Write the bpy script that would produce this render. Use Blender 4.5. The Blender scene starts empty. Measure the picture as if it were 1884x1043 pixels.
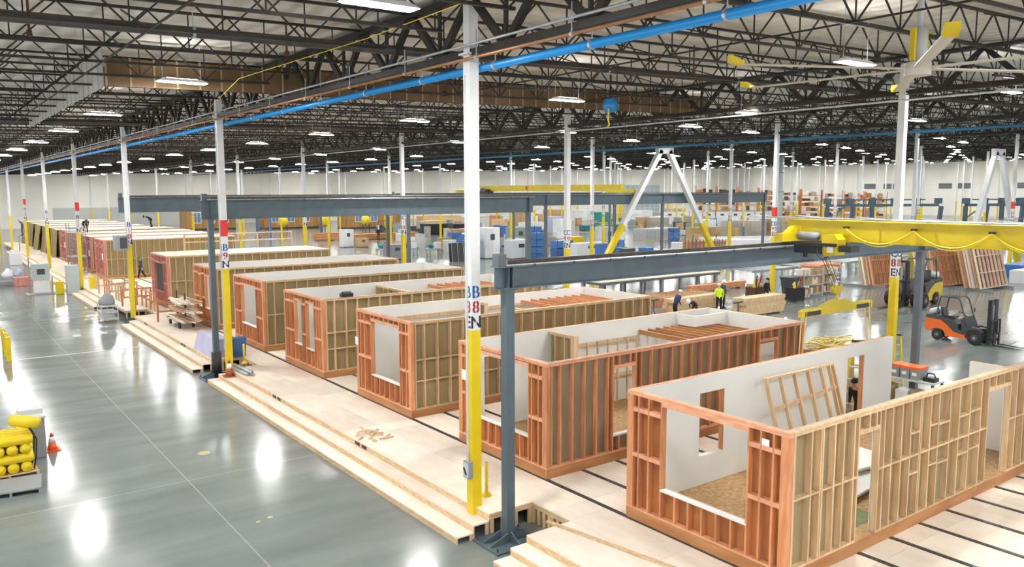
import bpy, math, random
from mathutils import Vector, Matrix

# ------------------------------------------------------------------ camera, world, exposure
SC = bpy.context.scene
COL = SC.collection
cam_data = bpy.data.cameras.new('camera')
cam_data.sensor_width = 36.0
cam_data.lens = 1485.9 * 36.0 / 1884.0
cam_data.clip_end = 1000
camera = bpy.data.objects.new('camera', cam_data)
COL.objects.link(camera)
CAM = Vector((-9.390, -14.1325, 7.2675))
_R = Vector((0.80491779, -0.59338075, -0.00257516)); _U = Vector((0.0699806, 0.09061704, 0.99342401)); _F = Vector((0.58924533, 0.79980488, -0.11446441))
camera.matrix_world = Matrix(((_R.x, _U.x, -_F.x, CAM.x), (_R.y, _U.y, -_F.y, CAM.y), (_R.z, _U.z, -_F.z, CAM.z), (0, 0, 0, 1)))
SC.camera = camera

world = bpy.data.worlds.new('world'); SC.world = world; world.use_nodes = True
_bg = world.node_tree.nodes['Background']
_bg.inputs[0].default_value = (0.93, 0.96, 1.0, 1.0); _bg.inputs[1].default_value = 1.05

SC.view_settings.view_transform = 'Standard'; SC.view_settings.look = 'None'
SC.view_settings.exposure = 0.66; SC.view_settings.gamma = 1.0; SC.view_settings.use_curve_mapping = False
LAMP_DOWN = 260.0      # radiance of a high-bay lens
ADDED_UPLIGHT = 36.0         # radiance of an up-light added on each housing to brighten the roof deck

random.seed(7)
PI = math.pi
BAY = 17.0             # column grid
JS = BAY / 7           # joist spacing
PZ = 0.465             # platform height
SLOPE = 0.0205         # roof slope along X

# ------------------------------------------------------------------ materials
MATS = {}
def mat(name, col, rough=0.6, metal=0.0, col2=None, scale=3.0, stretch=(1, 1, 1), rnd=0.0, bump=0.0, detail=3.0, emit=0.0, lo=0.35, hi=0.65, world_space=False, spec=0.5):
    m = bpy.data.materials.new(name); m.use_nodes = True
    nt = m.node_tree; N = nt.nodes; L = nt.links
    b = N['Principled BSDF']
    b.inputs['Roughness'].default_value = rough; b.inputs['Metallic'].default_value = metal
    b.inputs['Specular IOR Level'].default_value = spec
    c4 = (*col, 1.0)
    b.inputs['Base Color'].default_value = c4
    src = None
    if col2 is not None or bump:
        if world_space:
            co = N.new('ShaderNodeNewGeometry').outputs['Position']
        else:
            co = N.new('ShaderNodeTexCoord').outputs['Object']
        if rnd and not world_space:
            oi0 = N.new('ShaderNodeObjectInfo')
            va = N.new('ShaderNodeVectorMath'); va.operation = 'ADD'
            mu = N.new('ShaderNodeMath'); mu.operation = 'MULTIPLY'; mu.inputs[1].default_value = 37.0
            L.new(oi0.outputs['Random'], mu.inputs[0]); L.new(co, va.inputs[0]); L.new(mu.outputs[0], va.inputs[1]); co = va.outputs[0]
        mp = N.new('ShaderNodeMapping'); mp.inputs['Scale'].default_value = tuple(s * scale for s in stretch)
        L.new(co, mp.inputs['Vector'])
        nz = N.new('ShaderNodeTexNoise'); nz.inputs['Scale'].default_value = 1.0; nz.inputs['Detail'].default_value = detail
        L.new(mp.outputs[0], nz.inputs['Vector'])
        if col2 is not None:
            rp = N.new('ShaderNodeValToRGB')
            rp.color_ramp.elements[0].position = lo; rp.color_ramp.elements[0].color = c4
            rp.color_ramp.elements[1].position = hi; rp.color_ramp.elements[1].color = (*col2, 1.0)
            L.new(nz.outputs['Fac'], rp.inputs[0]); src = rp.outputs[0]
        if bump:
            bp = N.new('ShaderNodeBump'); bp.inputs['Strength'].default_value = bump; bp.inputs['Distance'].default_value = 0.02
            L.new(nz.outputs['Fac'], bp.inputs['Height']); L.new(bp.outputs[0], b.inputs['Normal'])
    if rnd:
        oi = N.new('ShaderNodeObjectInfo')
        mr = N.new('ShaderNodeMapRange'); mr.inputs['To Min'].default_value = 1.0 - rnd; mr.inputs['To Max'].default_value = 1.0 + rnd
        L.new(oi.outputs['Random'], mr.inputs['Value'])
        hs = N.new('ShaderNodeHueSaturation'); L.new(mr.outputs[0], hs.inputs['Value'])
        if src is not None: L.new(src, hs.inputs['Color'])
        else: hs.inputs['Color'].default_value = c4
        src = hs.outputs[0]
    if src is not None: L.new(src, b.inputs['Base Color'])
    if emit:
        b.inputs['Emission Color'].default_value = c4; b.inputs['Emission Strength'].default_value = emit
    MATS[name] = m
    return m

def make_floor_mat():
    m = bpy.data.materials.new('polished_concrete'); m.use_nodes = True
    nt = m.node_tree; N = nt.nodes; L = nt.links; b = N['Principled BSDF']
    co = N.new('ShaderNodeNewGeometry').outputs['Position']
    def noise(sc, det, stretch=(1, 1, 1)):
        mp = N.new('ShaderNodeMapping'); mp.inputs['Scale'].default_value = tuple(sc * s for s in stretch)
        L.new(co, mp.inputs['Vector'])
        n = N.new('ShaderNodeTexNoise'); n.inputs['Scale'].default_value = 1; n.inputs['Detail'].default_value = det
        L.new(mp.outputs[0], n.inputs['Vector']); return n.outputs['Fac']
    r1 = N.new('ShaderNodeValToRGB')
    r1.color_ramp.elements[0].position = 0.25; r1.color_ramp.elements[0].color = (0.165, 0.188, 0.180, 1)
    r1.color_ramp.elements[1].position = 0.75; r1.color_ramp.elements[1].color = (0.245, 0.272, 0.263, 1)
    L.new(noise(0.55, 8, (0.55, 2.2, 1)), r1.inputs[0])
    # saw-cut joints every half bay, both ways
    sx = N.new('ShaderNodeSeparateXYZ'); L.new(co, sx.inputs[0])
    def joint(out, off):
        a = N.new('ShaderNodeMath'); a.operation = 'ADD'; a.inputs[1].default_value = off; L.new(out, a.inputs[0])
        d = N.new('ShaderNodeMath'); d.operation = 'PINGPONG'; d.inputs[1].default_value = BAY / 4; L.new(a.outputs[0], d.inputs[0])
        c = N.new('ShaderNodeMath'); c.operation = 'LESS_THAN'; c.inputs[1].default_value = 0.014; L.new(d.outputs[0], c.inputs[0]); return c.outputs[0]
    mx = N.new('ShaderNodeMath'); mx.operation = 'MAXIMUM'
    L.new(joint(sx.outputs[0], 4.3), mx.inputs[0]); L.new(joint(sx.outputs[1], 1.9), mx.inputs[1])
    mix = N.new('ShaderNodeMix'); mix.data_type = 'RGBA'
    L.new(mx.outputs[0], mix.inputs['Factor']); L.new(r1.outputs[0], mix.inputs[6]); mix.inputs[7].default_value = (0.34, 0.355, 0.345, 1)
    L.new(mix.outputs[2], b.inputs['Base Color'])
    rr = N.new('ShaderNodeMapRange'); rr.inputs['From Min'].default_value = 0.3; rr.inputs['From Max'].default_value = 0.7
    rr.inputs['To Min'].default_value = 0.13; rr.inputs['To Max'].default_value = 0.18
    L.new(noise(0.6, 4, (0.4, 2.0, 1)), rr.inputs['Value']); L.new(rr.outputs[0], b.inputs['Roughness'])
    bp = N.new('ShaderNodeBump'); bp.inputs['Strength'].default_value = 0.035; bp.inputs['Distance'].default_value = 0.02
    L.new(noise(2.5, 3), bp.inputs['Height']); L.new(bp.outputs[0], b.inputs['Normal'])
    b.inputs['Specular IOR Level'].default_value = 0.22
    MATS['concrete'] = m
make_floor_mat()

mat('wall_paint', (0.93, 0.905, 0.84), 0.8, col2=(0.87, 0.85, 0.79), scale=0.15, world_space=True)
mat('deck_white', (0.84, 0.81, 0.75), 0.75, col2=(0.68, 0.65, 0.59), scale=0.9, stretch=(0.5, 2.2, 1), world_space=True, bump=0.6)
mat('ribbed_grey', (0.50, 0.48, 0.44), 0.6, rnd=0.12)
mat('truss', (0.020, 0.018, 0.016), 0.5, col2=(0.040, 0.034, 0.028), scale=2, spec=0.3)
mat('galvanised', (0.55, 0.58, 0.60), 0.4, metal=0.6, col2=(0.42, 0.45, 0.47), scale=5)
mat('pipe_black', (0.05, 0.042, 0.036), 0.4, col2=(0.085, 0.07, 0.055), scale=3)
mat('pipe_blue', (0.02, 0.30, 0.72), 0.3)
mat('pipe_copper', (0.42, 0.21, 0.10), 0.35, metal=0.4, col2=(0.33, 0.17, 0.085), scale=4)
mat('pipe_red', (0.12, 0.028, 0.022), 0.5)
mat('pipe_teal', (0.03, 0.16, 0.28), 0.45)
mat('fan_cream', (0.66, 0.62, 0.55), 0.5)
mat('kraft_batten', (0.34, 0.25, 0.15), 0.7)
mat('kraft', (0.17, 0.10, 0.04), 0.7, col2=(0.125, 0.072, 0.028), scale=1.5, rnd=0.10)
mat('white_paint', (0.74, 0.75, 0.75), 0.45, col2=(0.69, 0.70, 0.70), scale=2)
mat('crane_yellow_shaded', (0.62, 0.475, 0.008), 0.4, col2=(0.56, 0.42, 0.006), scale=2)  # yellow darkened so the colour itself carries the shade on the crane's side
mat('yellow_paint', (0.80, 0.60, 0.008), 0.4, col2=(0.72, 0.53, 0.006), scale=2)
mat('red_paint', (0.72, 0.03, 0.02), 0.45)
mat('letter_blue', (0.02, 0.10, 0.30), 0.6)
mat('letter_red', (0.32, 0.015, 0.03), 0.6)
mat('letter_black', (0.02, 0.02, 0.022), 0.6)
mat('steel_blue', (0.088, 0.125, 0.146), 0.42, col2=(0.074, 0.106, 0.126), scale=2.5)
mat('steel_grey', (0.115, 0.135, 0.15), 0.45, col2=(0.095, 0.11, 0.125), scale=2.5)
mat('rail_dark', (0.085, 0.07, 0.058), 0.5, metal=0.4, col2=(0.05, 0.045, 0.04), scale=6)
mat('track_steel', (0.13, 0.135, 0.14), 0.35, metal=0.7, col2=(0.09, 0.09, 0.095), scale=4)
mat('plywood', (0.86, 0.775, 0.67), 0.65, col2=(0.78, 0.67, 0.55), scale=1.2, stretch=(3, 1, 1), rnd=0.09, lo=0.3, hi=0.75)
mat('ply_edge', (0.74, 0.53, 0.31), 0.7, col2=(0.60, 0.40, 0.21), scale=4, stretch=(1, 1, 4), rnd=0.12)
mat('lumber', (0.70, 0.51, 0.31), 0.65, col2=(0.56, 0.375, 0.20), scale=3, stretch=(3, 3, 0.5), rnd=0.12)
mat('lumber_red', (0.66, 0.30, 0.14), 0.6, col2=(0.52, 0.205, 0.08), scale=3, stretch=(3, 3, 0.5), rnd=0.16)
mat('lumber_pink', (0.66, 0.29, 0.235), 0.6, col2=(0.52, 0.19, 0.15), scale=3, stretch=(3, 3, 0.5), rnd=0.14)
mat('plate_red', (0.75, 0.39, 0.235), 0.6, col2=(0.65, 0.30, 0.16), scale=3, rnd=0.10)
mat('ply_orange', (0.44, 0.165, 0.045), 0.6, col2=(0.30, 0.10, 0.026), scale=2.0, stretch=(1, 1, 0.5), rnd=0.08)
mat('paper_brown', (0.335, 0.255, 0.13), 0.8, col2=(0.29, 0.215, 0.105), scale=1.0, rnd=0.05)
mat('paper_taupe', (0.30, 0.235, 0.155), 0.8, col2=(0.26, 0.20, 0.13), scale=1.0, rnd=0.05)
mat('drywall', (0.74, 0.74, 0.71), 0.85, col2=(0.70, 0.70, 0.675), scale=0.8)
mat('rim', (0.47, 0.225, 0.085), 0.6, col2=(0.37, 0.155, 0.05), scale=1.5, stretch=(0.6, 0.6, 4), rnd=0.10)
mat('osb', (0.46, 0.29, 0.14), 0.8, col2=(0.30, 0.175, 0.07), scale=9, detail=6)
mat('dado_grey', (0.58, 0.58, 0.56), 0.8)
mat('paper', (0.88, 0.88, 0.87), 0.7)
mat('rubber', (0.022, 0.022, 0.023), 0.75)
mat('black_plastic', (0.018, 0.019, 0.02), 0.45)
mat('dark_grey', (0.06, 0.065, 0.07), 0.5)
mat('mid_grey', (0.27, 0.29, 0.30), 0.5)
mat('light_grey', (0.56, 0.58, 0.58), 0.5)
mat('fork_orange', (0.80, 0.16, 0.025), 0.35)
mat('fork_yellow', (0.72, 0.53, 0.02), 0.4)
mat('safety_orange', (0.85, 0.14, 0.03), 0.5)
mat('cone_brown', (0.42, 0.10, 0.04), 0.6)
mat('blue_plastic', (0.055, 0.16, 0.42), 0.45, rnd=0.2)
mat('teal', (0.02, 0.17, 0.21), 0.45)
mat('green', (0.01, 0.27, 0.19), 0.5)
mat('carton', (0.47, 0.32, 0.17), 0.8, rnd=0.18)
mat('carton_grey', (0.42, 0.38, 0.33), 0.8, rnd=0.15)
mat('wrap', (0.74, 0.76, 0.78), 0.35, rnd=0.08)
mat('lavender', (0.50, 0.49, 0.66), 0.6, col2=(0.44, 0.43, 0.60), scale=2)
mat('tarp_olive', (0.30, 0.22, 0.085), 0.7, col2=(0.20, 0.145, 0.05), scale=1.2, stretch=(1, 2, 0.4), rnd=0.12)
mat('machine_green', (0.26, 0.32, 0.31), 0.5)
mat('cabinet_grey', (0.46, 0.53, 0.53), 0.45)
mat('frame_blue', (0.055, 0.095, 0.13), 0.5)
mat('rack_orange', (0.60, 0.20, 0.05), 0.5)
mat('strap_yellow', (0.78, 0.62, 0.20), 0.6)
mat('cable_yellow', (0.85, 0.68, 0.05), 0.5)
mat('rope', (0.03, 0.03, 0.033), 0.6)
mat('skin', (0.50, 0.29, 0.20), 0.6)
mat('cloth_navy', (0.02, 0.04, 0.12), 0.85)
mat('cloth_brown', (0.095, 0.045, 0.022), 0.85)
mat('cloth_grey', (0.07, 0.08, 0.095), 0.85)
mat('cloth_black', (0.012, 0.013, 0.015), 0.85)
mat('cloth_red', (0.30, 0.03, 0.04), 0.85)
mat('hi_vis', (0.62, 0.85, 0.03), 0.7)
mat('helmet_white', (0.85, 0.86, 0.86), 0.35)
mat('helmet_green', (0.01, 0.22, 0.10), 0.4)
mat('window_glass', (0.16, 0.24, 0.34), 0.1)
mat('clad_wood', (0.42, 0.235, 0.085), 0.7, col2=(0.33, 0.17, 0.05), scale=1.2, stretch=(2, 2, 0.3), rnd=0.1)
mat('green_sheet', (0.13, 0.17, 0.07), 0.7, col2=(0.18, 0.20, 0.09), scale=4)
mat('floor_mark', (0.60, 0.47, 0.14), 0.6, col2=(0.33, 0.33, 0.28), scale=9, detail=5, lo=0.48, hi=0.55)
mat('tape_line', (0.42, 0.44, 0.43), 0.5)
mat('screen_glass', (0.45, 0.55, 0.58), 0.1)
mat('lamp_lens', (1.0, 0.985, 0.96), 0.5, emit=LAMP_DOWN)
mat('added_uplight_glow', (1.0, 0.985, 0.95), 0.5, emit=ADDED_UPLIGHT)
mat('lamp_body', (0.75, 0.76, 0.76), 0.5)

def rib_deck(m):
    nt = m.node_tree; N = nt.nodes; L = nt.links; b = N['Principled BSDF']
    geo = N.new('ShaderNodeNewGeometry'); wv = N.new('ShaderNodeTexWave'); wv.inputs['Scale'].default_value = 0.55; wv.inputs['Distortion'].default_value = 0.6; wv.inputs['Detail'].default_value = 1.0
    L.new(geo.outputs['Position'], wv.inputs['Vector'])
    bp = [n for n in N if n.type == 'BUMP'][0]
    b2 = N.new('ShaderNodeBump'); b2.inputs['Strength'].default_value = 0.9; b2.inputs['Distance'].default_value = 0.08
    L.new(wv.outputs['Fac'], b2.inputs['Height']); L.new(bp.outputs[0], b2.inputs['Normal']); L.new(b2.outputs[0], b.inputs['Normal'])
rib_deck(MATS['deck_white'])

# ------------------------------------------------------------------ builders
W = {}          # world (thing-space) offset of parents that are not rotated
def tag(o, label=None, cat=None, group=None, kind=None):
    if label: o['label'] = label
    if cat: o['category'] = cat
    if group: o['group'] = group
    if kind: o['kind'] = kind
    return o
def link(o, parent=None):
    COL.objects.link(o)
    if parent is not None: o.parent = parent
    return o
def thing(name, loc=(0, 0, 0), label=None, cat=None, group=None, rz=None, kind=None):
    o = bpy.data.objects.new(name, None); o.empty_display_size = 0.2
    o.location = loc; o.rotation_euler = (0, 0, rz or 0.0); link(o)
    W[o.name] = Vector(loc) if rz is None else Vector((0, 0, 0))     # things given a rotation hold local coordinates
    return tag(o, label, cat, group, kind)
def off(parent):
    return W.get(parent.name, Vector((0, 0, 0))) if parent is not None else Vector((0, 0, 0))

class MB:
    def __init__(self): self.v = []; self.f = []; self.m = []; self.mi = 0
    def add(self, vs, fs):
        n = len(self.v); self.v += [tuple(p) for p in vs]
        for q in fs: self.f.append([i + n for i in q]); self.m.append(self.mi)
        return self
    def mat(self, i): self.mi = i; return self
    def box(self, x0, y0, z0, x1, y1, z1):
        if x0 > x1: x0, x1 = x1, x0
        if y0 > y1: y0, y1 = y1, y0
        if z0 > z1: z0, z1 = z1, z0
        return self.add([(x0, y0, z0), (x1, y0, z0), (x1, y1, z0), (x0, y1, z0), (x0, y0, z1), (x1, y0, z1), (x1, y1, z1), (x0, y1, z1)],
                 [(0, 3, 2, 1), (4, 5, 6, 7), (0, 1, 5, 4), (1, 2, 6, 5), (2, 3, 7, 6), (3, 0, 4, 7)])
    def hexa(self, bottom, top):
        return self.add(list(bottom) + list(top), [(3, 2, 1, 0), (4, 5, 6, 7), (0, 1, 5, 4), (1, 2, 6, 5), (2, 3, 7, 6), (3, 0, 4, 7)])
    def bar(self, p, q, w, h=None, up=(0, 0, 1), caps=True):
        p = Vector(p); q = Vector(q); h = w if h is None else h
        d = (q - p).normalized(); u = Vector(up)
        if abs(d.dot(u)) > 0.98: u = Vector((1, 0, 0))
        s = d.cross(u).normalized(); t = s.cross(d).normalized()
        s *= w / 2; t *= h / 2
        vs = [p - s - t, p + s - t, p + s + t, p - s + t, q - s - t, q + s - t, q + s + t, q - s + t]
        fs = [(0, 1, 5, 4), (1, 2, 6, 5), (2, 3, 7, 6), (3, 0, 4, 7)]
        if caps: fs += [(3, 2, 1, 0), (4, 5, 6, 7)]
        return self.add(vs, fs)
    def tube(self, pts, r, n=8, caps=True):
        pts = [Vector(p) for p in pts]; rs = r if isinstance(r, (list, tuple)) else [r] * len(pts)
        base = len(self.v); prev = None
        for i, p in enumerate(pts):
            a = pts[max(i - 1, 0)]; b = pts[min(i + 1, len(pts) - 1)]
            d = (b - a).normalized()
            if prev is None:
                u = Vector((0, 0, 1)) if abs(d.z) < 0.95 else Vector((1, 0, 0))
                s = d.cross(u).normalized()
            else:
                s = (prev - d * prev.dot(d)).normalized()
            prev = s; t = d.cross(s)
            for k in range(n):
                an = 2 * PI * k / n
                self.v.append(tuple(p + (s * math.cos(an) + t * math.sin(an)) * rs[i]))
        for i in range(len(pts) - 1):
            for k in range(n):
                k2 = (k + 1) % n
                self.f.append([base + i * n + k, base + i * n + k2, base + (i + 1) * n + k2, base + (i + 1) * n + k]); self.m.append(self.mi)
        if caps:
            self.f.append([base + k for k in range(n)][::-1]); self.m.append(self.mi)
            self.f.append([base + (len(pts) - 1) * n + k for k in range(n)]); self.m.append(self.mi)
        return self
    def cyl(self, p, q, r, n=12, r2=None): return self.tube([p, q], [r, r if r2 is None else r2], n)
    def prism(self, poly, axis, a, b):
        n = len(poly)
        def P(u, w, t): return {'y': (u, t, w), 'x': (t, u, w), 'z': (u, w, t)}[axis]
        vs = [P(u, w, a) for u, w in poly] + [P(u, w, b) for u, w in poly]
        fs = [list(range(n)), list(range(n, 2 * n))[::-1]] + [[i, (i + 1) % n, n + (i + 1) % n, n + i][::-1] for i in range(n)]
        return self.add(vs, fs)
    def mesh(self, name, mats, offset=Vector((0, 0, 0)), smooth=False):
        me = bpy.data.meshes.new(name)
        me.from_pydata([(x - offset.x, y - offset.y, z - offset.z) for x, y, z in self.v], [], self.f)
        ms = mats if isinstance(mats, (list, tuple)) else [mats]
        for k in ms: me.materials.append(MATS[k])
        if len(ms) > 1: me.polygons.foreach_set('material_index', self.m)
        if smooth: me.polygons.foreach_set('use_smooth', [True] * len(me.polygons))
        me.update()
        return me
    def build(self, name, mats, parent=None, smooth=False, base=None):
        o = off(parent)
        if parent is None and base is not None: o = Vector(base)
        ob = bpy.data.objects.new(name, self.mesh(name, mats, o, smooth))
        if parent is None and base is not None: ob.location = base
        link(ob, parent); W[ob.name] = off(parent) if parent is not None else (Vector(base) if base is not None else Vector((0, 0, 0)))
        return ob

_boxes = {}
def bx(name, x0, y0, z0, x1, y1, z1, m, parent=None, **tags):
    """one box piece, sharing its mesh with every piece of the same size and material"""
    if x0 > x1: x0, x1 = x1, x0
    if y0 > y1: y0, y1 = y1, y0
    if z0 > z1: z0, z1 = z1, z0
    d = (round(x1 - x0, 3), round(y1 - y0, 3), round(z1 - z0, 3))
    key = (d, m)
    if key not in _boxes:
        _boxes[key] = MB().box(-d[0] / 2, -d[1] / 2, -d[2] / 2, d[0] / 2, d[1] / 2, d[2] / 2).mesh(name, m)
    ob = bpy.data.objects.new(name, _boxes[key])
    c = Vector(((x0 + x1) / 2, (y0 + y1) / 2, (z0 + z1) / 2))
    ob.location = c - off(parent)
    link(ob, parent); W[ob.name] = c
    if tags: tag(ob, **tags)
    return ob
def copy_tree(o, loc=None, rz=None, parent=None, **tags):
    c = o.copy(); COL.objects.link(c)
    if parent is not None: c.parent = parent
    if loc is not None: c.location = loc
    if rz is not None: c.rotation_euler = (0, 0, rz)
    for ch in list(o.children): copy_tree(ch, parent=c)
    if tags: tag(c, **tags)
    return c
_fonts = {}
def letter(ch, size, m, parent, loc, rot, name='stencil_letter'):
    key = (ch, size, m)
    if key not in _fonts:
        cu = bpy.data.curves.new('lettering', 'FONT'); cu.body = ch; cu.size = size; cu.align_x = 'CENTER'; cu.align_y = 'CENTER'
        cu.extrude = 0.0015; cu.offset = size * 0.022; cu.resolution_u = 3; cu.materials.append(MATS[m]); _fonts[key] = cu
    o = bpy.data.objects.new(name, _fonts[key]); o.location = Vector(loc) - off(parent); o.rotation_euler = rot
    link(o, parent); return o
def in_view(x, y, lo=-3, hi=76, dmax=400, dmin=0):
    dx, dy = x - CAM.x, y - CAM.y
    a = math.degrees(math.atan2(dx, dy)); r = math.hypot(dx, dy)
    return lo < a < hi and dmin <= r < dmax
# ------------------------------------------------------------------ shell of the hall
FARY, FARX = 172.0, 221.0
fl = MB().box(-24, -26, -0.3, FARX, FARY, 0.0).build('floor', 'concrete'); tag(fl, kind='structure')
def deckz(x): return 11.38 + SLOPE * x
wf = MB().box(-24, FARY, 0, FARX + 0.4, FARY + 0.3, 15.8).build('wall_far', 'wall_paint'); tag(wf, kind='structure')
wr = MB().box(FARX, -26, 0, FARX + 0.3, FARY, 16.2).build('wall_right', 'wall_paint'); tag(wr, kind='structure')
# concrete tilt-up panels: recessed joints and a lower grey dado read as separate panels
bx('wall_dado', 13.0, FARY - 0.05, 0.02, 60.0, FARY - 0.002, 3.95, 'dado_grey', wf)
x = -12.0
while x < FARX - 6:
    bx('wall_panel', x + 0.05, FARY - 0.06, 4.0 if x < 60 else 0.02, x + 8.45, FARY - 0.002, 12.4, 'wall_paint', wf); x += 8.5
y = 12.0
while y < FARY - 6:
    bx('wall_panel', FARX - 0.06, y + 0.05, 0.02, FARX - 0.002, y + 8.45, 12.6, 'wall_paint', wr); y += 8.5
for k, x in enumerate((62, 79, 100, 121)):
    bx('wall_panel', x, FARY - 0.075, 2.0, x + 7, FARY - 0.055, 9.5, 'wall_paint', wf)
vents = [(FARX, y, 8.2, 3.6, 1.5) for y in (150, 118, 112, 96, 91, 76)]
for (x, y, z, w, h) in vents:
    v = thing('wall_vent', (x - 0.02, y, z), 'grey louvred vent high on the far cream wall', 'vent', 'louvred vents on the far wall')
    MB().box(x - 0.14, y - w / 2, z - h / 2, x - 0.06, y + w / 2, z + h / 2).build('frame', 'mid_grey', v)
    for q in range(6):
        bx('slat', x - 0.17, y - w / 2 + 0.1, z - h / 2 + 0.1 + q * 0.24, x - 0.14, y + w / 2 - 0.1, z - h / 2 + 0.2 + q * 0.24, 'dark_grey', v)
# glazed dock door in the far corner
dd = MB().box(170, FARY - 0.14, 0.02, 188, FARY - 0.07, 9.0).build('door_1', 'white_paint'); tag(dd, kind='structure')
for r in range(6):
    for c in range(8):
        bx('pane', 170.2 + c * 2.22, FARY - 0.16, 0.3 + r * 1.45, 170.2 + c * 2.22 + 2.0, FARY - 0.14, 0.3 + r * 1.45 + 1.25, 'screen_glass', dd)

# roof deck: insulation sagging a little between the joists
def roof():
    m = MB(); xs = [-21.25 + 4.25 * i for i in range(58)]; ys = []
    y = -8 * JS
    while y < FARY: ys.append(y); y += JS
    rnd = random.Random(3)
    rows = []
    for y in ys:
        for t, sag in ((0.0, 0.0), (0.12, 0.05), (0.5, 0.10), (0.88, 0.05)):
            rows.append((y + t * JS, sag))
    for (y, sag) in rows:
        for x in xs: m.v.append((x, y, deckz(x) - sag * rnd.uniform(0.5, 1.3)))
    n = len(xs)
    for r in range(len(rows) - 1):
        for c in range(n - 1):
            m.f.append([r * n + c, r * n + c + 1, (r + 1) * n + c + 1, (r + 1) * n + c]); m.m.append(0)
    b = len(m.v)     # the deck's outer skin
    m.box(-21.25, -8 * JS, 16.6, xs[-1], FARY, 16.8)
    return m
rf = roof().build('ceiling', 'deck_white', smooth=True); tag(rf, kind='structure')

# ---- girders along Y on every column line
def girder_pts(i, y0):
    zb = 10.05 + 0.35 * i; zt = 11.2 + 0.35 * i
    tops = [(17.0 * i, y0 + JS * k, zt) for k in range(8)]
    bots = [(17.0 * i, y0 + JS * (k + 0.5), zb) for k in range(7)]
    return zb, zt, tops, bots
gi = 0
for i in range(-1, 13):
    for j in range(-1, 10):
        y0 = 17.0 * j; xx = 17.0 * i
        if not (in_view(xx, y0 + 17, -14, 80) or in_view(xx, y0, -14, 80)): continue
        zb, zt, tops, bots = girder_pts(i, y0)
        dist = math.hypot(xx - CAM.x, y0 + 8 - CAM.y)
        near = dist < 62
        g = thing('roof_girder', (xx, y0, zb), 'dark steel roof girder with V-shaped web running between column tops', 'girder', 'roof girders on the column lines', kind='structure')
        MB().bar((xx, y0, zb), (xx, y0 + 17, zb), 0.24, 0.13).build('bottom_chord', 'truss', g)
        MB().bar((xx, y0, zt), (xx, y0 + 17, zt), 0.22, 0.12).build('top_chord', 'truss', g)
        if near:
            for k in range(7):
                for t in (k, k + 1):
                    MB().bar(bots[k], tops[t], 0.15, 0.11, (1, 0, 0)).build('diagonal', 'truss', g)
                MB().bar((xx, bots[k][1], zb), (xx, bots[k][1], zt), 0.07, 0.07, (1, 0, 0)).build('vertical', 'truss', g)
        else:
            m = MB()
            for k in range(7): m.bar(bots[k], tops[k], 0.14, 0.1, (1, 0, 0), False).bar(bots[k], tops[k + 1], 0.14, 0.1, (1, 0, 0), False)
            m.build('web', 'truss', g)

# ---- open-web joists along X, seven to a bay
def joist_mesh(part):
    m = MB(); L = 17.0; n = 10; s = L / n
    z = lambda x, top: (11.24 if top else 10.42) + SLOPE * x
    if part in ('top', 'all'): m.bar((0, 0, z(0, 1)), (L, 0, z(L, 1)), 0.09, 0.055, caps=False)
    if part in ('bottom', 'all'): m.bar((0.7, 0, z(0, 0)), (L - 0.7, 0, z(L, 0)), 0.085, 0.055, caps=False)
    if part in ('web', 'all'):
        w = 0.032 if part == 'web' else 0.04
        for k in range(n):
            a, b, c = k * s, (k + 0.5) * s, (k + 1) * s
            m.bar((a, 0, z(a, 1)), (b, 0, z(b, 0)), w, w, (0, 1, 0), False).bar((b, 0, z(b, 0)), (c, 0, z(c, 1)), w, w, (0, 1, 0), False)
            if part == 'web': m.bar((b, 0, z(b, 0)), (b, 0, z(b, 1)), w * 0.8, w * 0.8, (0, 1, 0), False)
    return m
_jt = joist_mesh('top').mesh('top_chord', 'truss'); _jb = joist_mesh('bottom').mesh('bottom_chord', 'truss'); _jw = joist_mesh('web').mesh('web', 'truss')
_ja = joist_mesh('all')
slots = []
for i in range(-1, 13):
    for k in range(-7, 70):
        y = k * JS
        if (in_view(17 * i + 17, y, -12, 78) or in_view(17 * i, y, -12, 78)) and 17 * i + 17 <= FARX - 1:
            slots.append((math.hypot(17 * i + 8.5 - CAM.x, y - CAM.y), i, y))
slots.sort()
rest = MB()
for n_, (d, i, y) in enumerate(slots):
    loc = (17.0 * i, y, 17 * i * SLOPE)
    if n_ < 300:
        o = thing('roof_joist', loc, 'dark open-web steel joist under the pale roof deck', 'joist', 'open-web joists of the roof', kind='structure')
        for nm, me in (('top_chord', _jt), ('bottom_chord', _jb), ('web', _jw)):
            link(bpy.data.objects.new(nm, me), o)
    else:
        rest.add([(vx + loc[0], vy + loc[1], vz + loc[2]) for vx, vy, vz in _ja.v], _ja.f)
ro = rest.build('distant_roof_joists', 'truss'); tag(ro, 'mass of far dark open-web joists under the roof', 'joists', kind='stuff')

# joist bridging rods across the bays
for i in range(-1, 4):
    for fx in (5.6, 11.4):
        for j in range(-1, 4):
            xx = 17 * i + fx
            if not in_view(xx, 17 * j + 17, -8, 75): continue
            z0 = 10.40 + SLOPE * xx
            b = MB()
            for k in range(7):
                y = 17 * j + k * JS
                b.bar((xx, y, z0), (xx, y + JS, z0), 0.035, caps=False).bar((xx, y, z0), (xx, y + JS, z0 + 0.78), 0.03, caps=False)
            o = b.build('joist_bridging', 'truss', base=(xx, 17 * j, z0)); tag(o, 'thin steel bridging rods tying the roof joists together', 'bridging', 'joist bridging of the roof', 'structure')

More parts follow.
